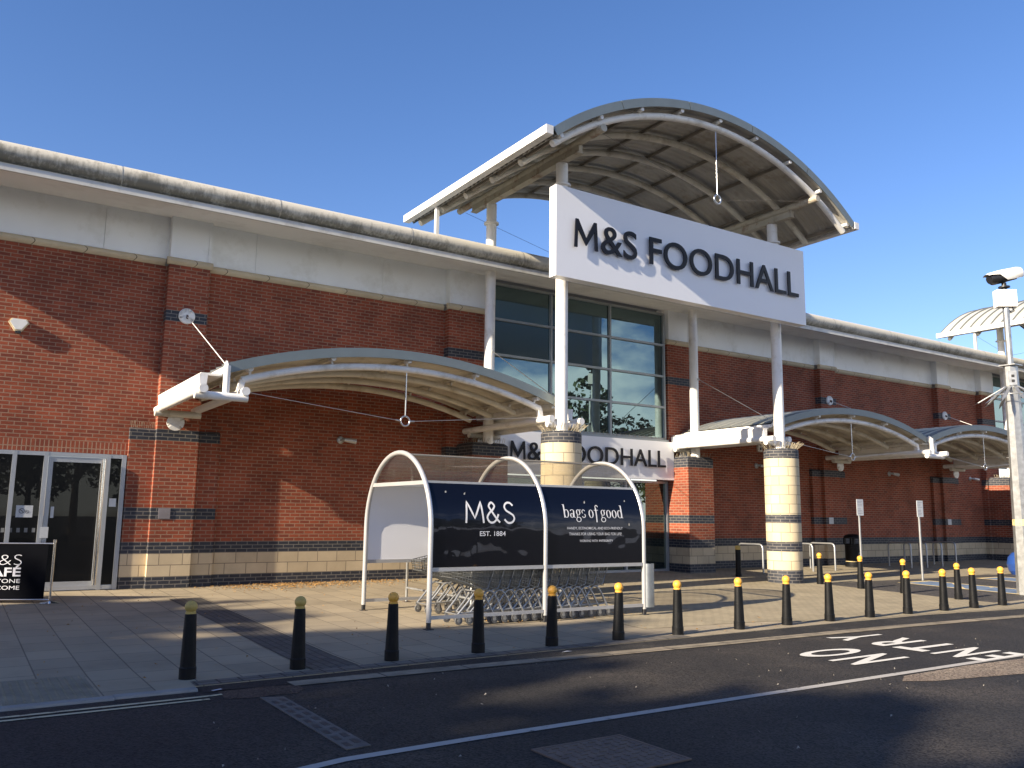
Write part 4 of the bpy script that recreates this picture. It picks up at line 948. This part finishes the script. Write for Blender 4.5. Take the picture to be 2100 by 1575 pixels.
# ================================================================== TROLLEYS
def make_trolley():
    r = empty('shopping_trolley', (0,0,0), 0, 'x', 'shopping trolley', 'nested trolleys under the shelter')
    # basket: tapered wire box. front x=-.12, rear x=.56
    def P(u, v, w):   # u along 0 front..1 rear, v -1..1 across, w 0 bottom..1 top
        xb = -.10+.60*u; xt = -.13+.75*u
        zb = .70-.20*u; zt = .865+.14*u; hw = .175+.075*u
        return (xb+(xt-xb)*w, v*(hw+.02*w), zb+(zt-zb)*w)
    b = MB(); wr = .0034
    def wire(pts, w_=wr): 
        for a, c in zip(pts, pts[1:]): b.bar(a, c, w_*2, w_*2)
    for v in (-1, 1):
        for i in range(15): u = i/14; wire([P(u, v, 0), P(u, v, 1)])
        for j in range(1, 5): w = j/5; wire([P(0, v, w), P(1, v, w)])
    for i in range(12): u = i/11; wire([P(u, -1, 0), P(u, 1, 0)])
    for i in range(7):
        v = -1+2*i/6; wire([P(0, v, 1), P(0, v, 0), P(1, v, 0)]); wire([P(1, v, 0), P(1, v, 1)])
    for w in (.33, .66): wire([P(0,-1,w), P(0,1,w)]); wire([P(1,-1,w), P(1,1,w)])
    for w, k in ((1,.006),(0,.005)):
        wire([P(0,-1,w), P(0,1,w), P(1,1,w), P(1,-1,w), P(0,-1,w)], k)
    b.build('basket', M['wire'], r)
    b = MB()
    for s_ in (-1, 1):
        fr, rr = (0, s_*.19, .15), (.60, s_*.235, .145)
        K = [fr, (.17, s_*.20, .33), (.26, s_*.207, .445), (.30, s_*.208, .478), (.345, s_*.21, .493), (.39, s_*.213, .482), (.43, s_*.217, .445), (.475, s_*.222, .38), rr]
        b.tube(K, .0175, 8)
        b.tube([(.02, s_*.19, .165), (.58, s_*.2345, .21)], .011, 6)
        b.tube([(.345, s_*.21, .482), (.50, s_*.235, .53), (.655, s_*.27, 1.0)], .011, 6)
    b.tube([(0,-.19,.155),(0,.19,.155)], .012, 6); b.tube([(.345,-.21,.482),(.345,.21,.482)], .011, 6)
    b.build('frame', M['tube'], r)
    b = MB(); b.tube([(.665,-.275,1.005),(.665,.275,1.005)], .014, 8); b.build('handle', M['black'], r)
    for x in (0, .60):
        for s_ in (-1, 1):
            yy = s_*(.19 if x == 0 else .235)
            b = MB(); n = 14
            vs = []
            for yw in (-.014, .014):
                for rr in (.062,): vs += [(x+.02+rr*math.cos(2*math.pi*i/n), yy+yw, .064+rr*math.sin(2*math.pi*i/n)) for i in range(n)]
            b.add(vs, [(i, (i+1) % n, n+(i+1) % n, n+i) for i in range(n)]+[tuple(range(n)), tuple(range(2*n-1, n-1, -1))])
            w = b.build('wheel', M['grey_rubber'], r)
            b = MB(); 
            for yw in (-.021, .017): b.prism([(x-.02,.165),(x+.025,.165),(x+.045,.05),(x+.005,.05)], yy+yw, yy+yw+.004)
            b.lathe([(0,-.019),(.026,-.019),(.026,.019),(0,.019)], (0,0,0), 10); nv = 40
            b.v[-nv*0-len(b.v)+16:] = [(x+.02+p[0], yy+p[2], .064+p[1]) for p in b.v[16:]]
            b.build('fork', M['tube'], w)
    return r
tr = make_trolley()
rz = -.008
def shelter_pt(lx, ly): return (5.98+lx*math.cos(rz)-ly*math.sin(rz), 11.28+lx*math.sin(rz)+ly*math.cos(rz))
k = 0
ORD2 = ['foremost','second','third','fourth','fifth','sixth','seventh','eighth','ninth','tenth','eleventh','twelfth','thirteenth','rearmost']
for row, (x0, ly, n) in enumerate(((.58, .37, 13), (.72, 1.63, 11))):
    for i in range(n):
        o = tr if k == 0 else copy_tree(tr); k += 1
        px, py = shelter_pt(x0+i*.188, ly); o.location = (px, py, gz(py)+.002); o.rotation_euler.z = rz+random.uniform(-.012,.012)
        w = ORD2[i] if i < n-1 else 'rearmost'
        o['label'] = f"galvanised shopping trolley, {w} in the nested {'front' if row == 0 else 'back'} row under the shelter"
# galvanised hoop barrier at the open end of the shelter
r = empty('hoop_barrier', (7.22, 13.4, gz(13.4)), 0, 'galvanised tube barrier with middle rail at the open end of the trolley shelter', 'barrier')
b = MB(); zt = 1.05
b.tube([(-.02,1.07,-.02+.022),(-.02,1.07,zt-.05),(-.02,1.02,zt),(.07,-1.05,zt),(.08,-1.10,zt-.05),(.08,-1.10,-.02-.022)], .024, 10); b.build('hoop', M['galv'], r)
b = MB(); b.tube([(-.02,1.07,.27),(.08,-1.10,.25)], .021, 10); b.build('middle_rail', M['galv'], r)
b = MB(); b.box(-.08,.04,1.01,1.13,.02,.032); b.box(.02,.14,-1.16,-1.04,-.024,-.012); b.build('base_plate', M['iron'], r)
# chain from trolley rail
# ================================================================== CAFE BARRIER
r = empty('cafe_barrier', (1.57, 16.46, gz(16.46)), 0, 'black cloth cafe barrier with white lettering on a chrome stanchion by the shop door', 'barrier'); L = r.location.copy()
z0 = L.z
b = MB(); b.lathe([(0,0),(.15,0),(.15,.012),(.05,.03),(.021,.04),(.021,1.0),(.03,1.0),(.03,1.05),(0,1.055)], n=24); b.build('stanchion', M['chrome'], r)
pB = Vector((1.57, 16.46)); pA = Vector((-.55, 17.45)); dv = (pA-pB).normalized(); nv_ = Vector((dv.y, -dv.x)); nv_ = nv_ if nv_.y < 0 else -nv_
def bp(s, z, off=0): q = pB+dv*s+nv_*off; return (q.x, q.y, z)
b = MB(); vs = []; n = 14
for i in range(n+1):
    s = .10+2.1*i/n; w = .006*math.sin(s*9)
    vs += [bp(s, z0+.075, w), bp(s, z0+.5, -w), bp(s, z0+.975, w*.3)]
b.add(vs, [(3*i+j, 3*i+3+j, 3*i+4+j, 3*i+1+j) for i in range(n) for j in range(2)], 0, True); cl = b.build('banner', M['cloth'], r, L, rec=False)
b = MB(); b.tube([bp(0, z0+.985), bp(2.3, z0+.985)], .012, 8); b.tube([bp(0, z0+.065), bp(2.3, z0+.065)], .009, 8); b.build('cross_bar', M['steel'], r, L)
b = MB(); b.lathe([(0,0),(.15,0),(.15,.012),(.05,.03),(.021,.04),(.021,1.0),(.03,1.0),(.03,1.05),(0,1.055)], n=24); b.v = [(pA.x+x+dv.x*.1, pA.y+y+dv.y*.1, z0+z) for x, y, z in b.v]; b.build('stanchion', M['chrome'], r, L)
b = MB()
for body, w, za, zb, off in (('M&S', .62, .63, .80, -.022), ('CAFÉ', .66, .44, .625, .022), ('EVERYONE', .68, .335, .40, 0), ('WELCOME', .66, .225, .29, 0)):
    vs, fs = fit_text(body, 0, w, za, zb, off)
    b.add([bp(.49+w-v[0], z0+v[1], .012) for v in vs], fs)
b.build('lettering', M['grey_print'], r, L, rec=False)

# ================================================================== WALL FITTINGS
def wall_lamp(x, label, z=3.17):
    r = empty('wall_lamp', (x, YW, z), 0, label, 'wall lamp', 'small lamps on the brick wall'); b = MB()
    b.lathe([(0,0),(.085,0),(.085,.03),(.05,.05),(0,.05)], n=18); b.v = [(p, -q, s) for p, s, q in b.v]; b.build('wall_plate', M['galv'], r)
    b = MB(); b.tube([(0,-.04,0),(.03,-.10,.01),(.10,-.13,-.01)], .03, 8); b.build('arm', M['galv'], r)
    b = MB(); b.tube([(.05,-.13,.0),(.32,-.17,-.03)], .045, 10, r1=.06); b.build('lamp_head', M['alu'], r)
wall_lamp(7.38, 'small silver lamp on the shaded brick under the canopy left of the entrance')
wall_lamp(21.4, 'small silver lamp on the brick, half hidden by the free standing stone column')
wall_lamp(28.5, 'small silver lamp on the brick above the cycle stands')
wall_lamp(33.9, 'small silver lamp on the brick close to the camera mast')
r = empty('alarm_box', (.80, YW, 5.0), 0, 'white five sided alarm box on the sunlit brick above the cafe windows', 'alarm box')
b = MB(); pts = [(-.125,.10),(.125,.10),(.175,.03),(.06,-.14),(-.06,-.14),(-.175,.03)]
b.prism([(x, z) for x, z in pts], -.07, 0); b.build('back_box', M['cream'], r)
b = MB(); b.prism([(x*.84, z*.84+.005) for x, z in pts], -.10, -.07); b.build('cover', M['white_plastic'], r)
b = MB(); b.box(-.045,.045,-.085,-.01,-.185,-.14); b.build('strobe', M['black'], r)
r = empty('sensor_box', (21.55, YW, 3.62), 0, 'small square white sensor box high on the brick beside the stone column', 'sensor')
b = MB(); b.box(-.10,.10,-.07,0,0,.2); b.build('case', M['white_plastic'], r); b = MB(); b.box(-.03,.05,-.075,-.07,.05,.13); b.build('lens', M['black'], r)

# ================================================================== STREET FURNITURE
def cycle_hoop(x, y0, y1, label):
    zg = gz((y0+y1)/2); r = empty('cycle_stand', (x, (y0+y1)/2, zg), 0, label, 'cycle stand', 'tubular cycle stands by the wall'); d = (y1-y0)/2; b = MB(); q = .1
    b.tube([(0,-d,-.02),(0,-d,.80-q),(0,-d+.03,.80-.03),(0,-d+q,.80),(0,d-q,.80),(0,d-.03,.77),(0,d,.80-q),(0,d,-.02)], .027, 12); b.build('hoop', M['tube'], r)
for x, ya, yb, lab in ((19.55,16.72,17.62,'steel cycle stand between the brick pier and the stone column'),(21.75,16.72,17.62,'steel cycle stand right behind the stone column'),(22.8,16.72,17.62,'steel cycle stand next to the black litter bin'),
                       (26.6,16.6,17.4,'shaded cycle stand, first right of the litter bin'),(27.5,16.6,17.4,'shaded cycle stand, second right of the litter bin, behind a notice post'),(28.4,16.6,17.4,'shaded cycle stand, third right of the litter bin'),(29.25,16.6,17.4,'shaded cycle stand, farthest right by the wall')):
    cycle_hoop(x, ya, yb, lab)
r = empty('litter_bin', (24.95, 17.6, gz(17.6)), 0, 'black round litter bin with hooded top standing against the brick wall', 'litter bin')
b = MB(); b.lathe([(0,0),(.26,0),(.26,.05),(.245,.07),(.245,.70),(.27,.71),(.27,.74)], n=28); b.build('body', M['cast'], r)
b = MB()
for a in range(4):
    a0 = a*math.pi/2+math.pi/4; b.bar((.245*math.cos(a0),.245*math.sin(a0),.73),(.245*math.cos(a0),.245*math.sin(a0),.93), .09, .05)
b.lathe([(.275,.92),(.275,.96),(.22,1.03),(.10,1.06),(0,1.065)], n=28); b.lathe([(0,.92),(.275,.92)], n=28); b.build('hood', M['cast'], r)
b = MB(); b.lathe([(.247,.17),(.2475,.19)], n=28); b.build('gold_band', M['bay_yellow'], r)
b = MB(); ring(b, 0, .42, .055, .012, -.252); b.box(-.006,.022,-.2525,-.2515,.40,.46); b.build('symbol', M['white_print'], r)
def notice_post(x, y, label):
    z = gz(y); r = empty('notice_post', (x, y, z), 0, label, 'notice post', 'notice posts at the parking bays')
    b = MB(); b.tube([(0,0,-.02),(0,0,2.02)], .03, 12); b.build('post', M['tube'], r)
    b = MB(); b.box(-.145,.145,-.045,-.037,1.70,2.14); b.build('plate', M['plate'], r)
    b = MB(); rg = random.Random(int(x))
    for i in range(9): 
        if i != 4: b.box(-.11,.02+.09*rg.random(),-.0465,-.0455,2.09-i*.041-.009,2.09-i*.041)
    b.build('printed_lines', plain('printed_grey', (.25,.25,.26), .6), r)
notice_post(22.19, 13.55, 'slim grey post with white notice plate at the head of the hatched bay strip')
notice_post(20.90, 14.5, 'slim grey post with white notice plate, the left one, near the litter bin')
r = empty('blue_bin', (27.6, 13.6, gz(13.6)), 0, 'dark blue rounded bin with orange spot at the right edge behind the mast', 'bin')
b = MB(); b.lathe([(0,0),(.30,0),(.38,.12),(.42,.32),(.38,.52),(.26,.66),(.10,.72),(0,.73)], n=28); b.build('body', M['blue'], r)
b = MB(); b.lathe([(0,0),(.07,0),(.06,.03),(0,.04)], n=14); b.v = [(-.24+x*.8, -.26-z, .56+y) for x, y, z in b.v]; b.build('orange_spot', M['orange'], r)

# ================================================================== CAMERA MAST
r = empty('camera_mast', (21.03, 10.28, gz(10.28)), 0, 'galvanised camera mast with spiked collar and white camera at the right edge', 'camera mast')
g0 = gz(10.28); Q = math.pi/4
b = MB(); n = 8
for za, ra, zb, rb in ((-.02,.235,5.36,.150),):
    vs = [(rr*math.cos(Q/2+Q*i), rr*math.sin(Q/2+Q*i), z) for z, rr in ((za,ra),(zb,rb)) for i in range(n)]
    b.add(vs, [(i, (i+1) % n, n+(i+1) % n, n+i) for i in range(n)]+[tuple(range(n, 2*n))])
b.box(-.19,.19,-.19,.19,5.36,5.385); b.build('lower_column', M['galv'], r)
b = MB()
vs = [(rr*math.cos(Q/2+Q*i), rr*math.sin(Q/2+Q*i), z) for z, rr in ((1.58,.2135),(1.72,.2113)) for i in range(n)]
b.add(vs, [(i, (i+1) % n, n+(i+1) % n, n+i) for i in range(n)]); b.build('label_band', M['bay_yellow'], r)
b = MB(); b.tube([(0,0,5.38),(0,0,6.82)], .072, 16); b.build('upper_pole', M['galv'], r)
b = MB(); cdv = Vector((-.80,-.60,0)).normalized(); sdv = Vector((-cdv.y, cdv.x, 0))
o_ = cdv*.155; b.bar(o_+Vector((0,0,4.88)), o_+Vector((0,0,5.22)), .17, .02, 0, upv=cdv); b.build('access_plate', M['galv'], r)
b = MB()
for z in (4.98, 5.10): 
    b.bar(cdv*.16+Vector((0,0,z-.03)), cdv*.172+Vector((0,0,z+.03)), .06, .03, 0, upv=cdv)
b.build('lock', M['rubber'], r)
b = MB()
for i in range(10):
    a = 2*math.pi*i/10+.2; e = Vector((math.cos(a), math.sin(a), 0)); L1 = .62+.12*(i % 2)
    p0, p1, p2 = e*.15+Vector((0,0,4.86)), e*L1+Vector((0,0,4.50)), e*(L1+.14)+Vector((0,0,4.42)); sv = Vector((-e.y, e.x, 0))
    b.bar(p0, p1, .07, .02, 0, upv=e.cross(sv))
    b.add([p1+sv*.028, p1-sv*.028, p2], [(0,1,2)]); b.add([p1+sv*.028+Vector((0,0,.012)), p1-sv*.028+Vector((0,0,.012)), p2], [(2,1,0)])
pr = [(.47*math.cos(2*math.pi*i/20), .47*math.sin(2*math.pi*i/20), 4.64) for i in range(20)]; b.tube(pr, .012, 6, closed=True)
b.build('spiked_collar', M['galv'], r)
b = MB(); ya = math.atan2(-.60,-.80)
rgt = Vector((.80,-.60,0)); fwd_ = Vector((-.60,-.80,0))
def ob(b, c, w, d, h, mat=0):   # oriented box facing fwd_
    vs = [Vector(c)+rgt*sx*w/2+fwd_*sy*d/2+Vector((0,0,sz*h/2)) for sz in (-1,1) for sx, sy in ((-1,-1),(1,-1),(1,1),(-1,1))]
    b.add(vs, [(0,3,2,1),(4,5,6,7),(0,1,5,4),(1,2,6,5),(2,3,7,6),(3,0,4,7)], mat)
ob(b, (0,0,7.02), .46, .22, .42); b.build('control_box', M['white_plastic'], r)
b = MB(); b.tube([rgt*.15+Vector((0,0,6.82)), rgt*.19+Vector((0,0,6.72)), rgt*.12+Vector((0,0,6.68)), rgt*.05+Vector((0,0,6.78))], .012, 6); b.build('cable', M['rubber'], r)
b = MB(); b.tube([(0,0,7.22),(0,0,7.42)], .055, 12); b.tube([(0,0,7.30),(0,0,7.33)], .13, 16); b.build('camera_bracket', M['black'], r)
# camera housing: long rounded body, dark front window, white sun shield, aimed left and slightly down
ax = Vector((-.83,.40,-.24)).normalized(); sd_ = ax.cross(Vector((0,0,1))).normalized(); uu = sd_.cross(ax)
def cs_ring(t, w, h0, h1, n=16, a0=0, a1=2*math.pi):
    c = Vector((0,0,7.60))+ax*t; out = []
    for i in range(n+1):
        a = a0+(a1-a0)*i/n; hh = h1 if math.sin(a) > 0 else h0
        out.append(c+sd_*w*math.cos(a)+uu*hh*math.sin(a))
    return out
def loft(b, secs, mat=0, caps=True):
    n = len(secs[0]); vs = [p for s in secs for p in s]
    b.add(vs, [(k*n+i, k*n+i+1, (k+1)*n+i+1, (k+1)*n+i) for k in range(len(secs)-1) for i in range(n-1)], mat, True)
    if caps: b.add(secs[0], [tuple(range(n))], mat); b.add(secs[-1], [tuple(range(n))], mat)
b = MB(); loft(b, [cs_ring(t, w, h0, h1) for t, w, h0, h1 in ((-.36,.10,.12,.07),(-.30,.13,.15,.10),(.10,.14,.17,.12),(.34,.13,.17,.11),(.40,.11,.13,.08))]); b.build('camera_body', M['black'], r)
b = MB(); loft(b, [cs_ring(t, w, h0, h1, 16, a_, math.pi-a_) for t, w, h0, h1, a_ in ((-.44,.15,.2,.13,-.75),(-.36,.17,.2,.15,-.8),(.02,.175,.2,.16,-.7),(.20,.17,.2,.155,.25),(.38,.165,.2,.145,.55),(.46,.155,.2,.12,.7))], caps=False); b.build('sun_shield', M['white'], r, rec=False)

# ================================================================== THINGS LET INTO THE ROAD
r = empty('manhole_cover', (4.11, 4.95, -.176), 0, 'rusty square iron manhole cover in the dark road', 'manhole cover'); b = MB()
b.box(-.40,.40,-.37,.37,-.002,.006); b.build('plate', M['iron'], r); b = MB()
for s_ in (-1, 1): b.box(s_*.405-.012, s_*.405+.012, -.39,.39,-.002,.010); b.box(-.393,.393,s_*.378-.012,s_*.378+.012,-.002,.0095)
b.build('frame', M['iron'], r); b = MB()
for i in range(9):
    for j in range(9):
        x, y = -.34+i*.085, -.31+j*.078
        b.box(x-.03 if (i+j) % 2 else x-.008, x+.03 if (i+j) % 2 else x+.008, y-.008 if (i+j) % 2 else y-.03, y+.008 if (i+j) % 2 else y+.03, .006, .011)
b.build('raised_tread', M['iron'], r)
r = empty('slotted_cover', (2.655, 7.04, -.1765), 0, 'long grey slotted cover strip set across the near lane', 'drain cover')
b = MB(); b.prism([(-.10,-1.02),(.10,-1.0),(.10,.95),(-.10,1.03)], -.001, .006, axis='Z'); b.build('slab', plain('worn_strip', (.12,.105,.092), .9, var=.25, scale=6, bump=.4), r); b = MB()
for i in range(9):
    for s_ in (-1, 1): y = -.86+i*.205+.03*s_; b.box(s_*.045-.024, s_*.045+.024, y-.058, y+.058, .0065, .0075)
b.build('slot', M['rubber'], r)
tag(MB().build('x', M['rubber']), kind='helper') if False else None
b = MB(); b.add([(2.24,8.56,-.1625),(2.34,8.60,-.1625),(2.35,8.565,-.1625),(2.25,8.525,-.1625)], [(0,1,2,3)])
o = b.build('litter_scrap', M['plate'], rec=False); tag(o, 'small white scrap lying by the end of the kerb stones', 'litter')
b = MB(); b.add([(6.55,8.82,-.17),(6.66,8.86,-.165),(6.72,8.82,-.168),(6.62,8.78,-.16)], [(0,1,2,3)]); o = b.build('litter_scrap', M['plate'], rec=False); tag(o, 'crumpled white scrap lying in the dark gutter before the shelter', 'litter')
b = MB(); b.add([(7.25,11.52,gz(11.5)+.55),(7.29,11.53,gz(11.5)+.60),(7.33,11.50,gz(11.5)+.5),(7.27,11.5,gz(11.5)+.42)], [(0,1,2,3)])
# fallen leaves
b = MB(); rg = random.Random(11)
def leaf(x, y, s, z):
    a = rg.uniform(0, 6.28); c, d = math.cos(a)*s, math.sin(a)*s; h = rg.uniform(.004,.03)
    b.add([(x-c, y-d, z+.006), (x-d*.5, y+c*.5, z+h), (x+c, y+d, z+.006+rg.uniform(0,.02)), (x+d*.5, y-c*.5, z+h*.6)], [(0,1,2,3)])
for i in range(1500):
    x = rg.triangular(4.2, 9.6, 6.3); y = YW-.03-abs(rg.gauss(0, .55)); 
    if y > 16: leaf(x, y, rg.uniform(.012,.034), gz(y))
for i in range(240): x, y = rg.uniform(.3, 12), rg.uniform(9.2, 18); leaf(x, y, rg.uniform(.012,.028), gz(y)+.005)
nl = len(b.f)
for i in range(110): x, y = rg.uniform(1.5, 13), rg.uniform(3.5, 8.3); leaf(x, y, rg.uniform(.006,.017), -.178)
for i in range(nl, len(b.f)): b.m[i] = 1
for i in range(60): leaf(rg.uniform(6, 10.2), rg.uniform(11.2, 11.7), rg.uniform(.012,.03), gz(11.4)+.002)
o = b.build('fallen_leaves', [M['dead_leaf'], plain('bleached_leaf', (.26,.24,.20), .7, var=.3)], rec=False); tag(o, 'dry brown leaves drifted along the foot of the wall', 'leaves', kind='stuff')

# ================================================================== TREES (they stand left of and behind the camera: shade on the ground, mirrored in the glass)
def tree(name, loc, h, cr_, base, label, n=2600, seed=1, group=None, leaf_s=.16, src=None, full=False):
    if src:
        o = copy_tree(src); o.location = loc; o.scale = (h,)*3; o['label'] = label; o.rotation_euler.z = seed; return o
    rg = random.Random(seed); r = empty(name, loc, 0, label, 'tree', group)
    b = MB(); b.tube([(0,0,-.1),(.05,.02,h*.3),(.0,.08,h*.62)], h*.028, 8, r1=h*.012)
    for i in range(6):
        a = i*1.05+.3; z = h*(.28+.06*i); b.tube([(0,0,z),(cr_*.35*math.cos(a), cr_*.35*math.sin(a), z+h*.12),(cr_*.7*math.cos(a), cr_*.7*math.sin(a), z+h*.2)], h*.011, 6, r1=h*.004)
    b.build('trunk', M['bark'], r)
    b = MB(); cl = []
    for i in range(34):
        a, e, q = rg.uniform(0, 6.28), rg.uniform(-1, 1), rg.random()**.45
        c = Vector((math.cos(a)*math.sqrt(1-e*e)*cr_*q, math.sin(a)*math.sqrt(1-e*e)*cr_*q, (base+h)/2+e*(h-base)/2*q)); cl.append((c, rg.uniform(.22,.42)*cr_))
    if full:      # tree with its crown filled from the ground up to cast solid shade
        cl = []
        for i in range(150):
            z = base+(h-base-.6)*rg.random(); a = rg.uniform(0, 6.28); q = cr_*(1-.45*max(0, (z/h-.75)/.25)**2)*math.sqrt(rg.random())
            cl.append((Vector((q*math.cos(a), q*math.sin(a), z)), rg.uniform(.22,.36)*cr_))
    for i in range(n):
        c, s = rg.choice(cl); p = c+Vector((rg.gauss(0,.5), rg.gauss(0,.5), rg.gauss(0,.42)))*s
        if p.z < base*.8: continue
        u = Vector((rg.gauss(0,1), rg.gauss(0,1), rg.gauss(0,1))).normalized(); v = u.orthogonal().normalized(); k = leaf_s*rg.uniform(.7,1.3)
        b.add([p-u*k, p+v*k*.6, p+u*k, p-v*k*.6], [(0,1,2,3)])
    b.build('crown', M['leaf'], r, rec=False); return r
G1, G2 = 'trees left of the car park', 'trees across the car park'
for i, (x, y, h, cr_, bs) in enumerate(((-30,10.5,15.0,2.9,.3),(-31,4.7,16.9,2.7,.3),(-30,-.3,16.3,3.0,.3),(-31,-5.4,17.2,3.2,.4),(-32,-11,18.5,3.4,.5))):
    tree('leafy_tree', (x, y, -.18), h, cr_, bs, f"tall leafy tree at the left side of the car park, {('nearest the shop wall','second from the shop wall','third from the shop wall','fourth from the shop wall','farthest from the shop wall')[i]}", n=17000, seed=20+i, group=G1, leaf_s=.36, full=True)
t0 = tree('car_park_tree', (22, -20, -.18), 8.0, 2.6, 2.2, 'open crowned tree across the car park opposite the entrance', n=2200, seed=5, group=G2, leaf_s=.2)
t1 = tree('car_park_tree', (41.4, -16, -.18), 13.6, 2.3, 3.0, 'tallest slim tree across the car park, mirrored in the entrance window', n=1500, seed=8, group=G2, leaf_s=.22)
o = copy_tree(t1); o.location = (46.8, -16.5, -.18); o.scale = (.95,.95,.80); o.rotation_euler.z = 2; o['label'] = 'slim tree across the car park, a little lower than the tallest one'
for i, (x, y, s) in enumerate(((10,-24,1.0),(-2,-20,1.2),(30,-30,1.4),(58,-26,1.3),(18,-32,1.5),(-12,-26,1.3),(66,-20,1.2),(4,-22,1.05),(7,-27,1.3),(14,-22,.95),(-6,-26,1.2),(27,-25,1.1))):
    o = copy_tree(t0); o.location = (x, y, -.18); o.scale = (s,s,s); o.rotation_euler.z = i*1.3; o['label'] = f'open crowned tree across the car park, number {i+2} from the entrance'
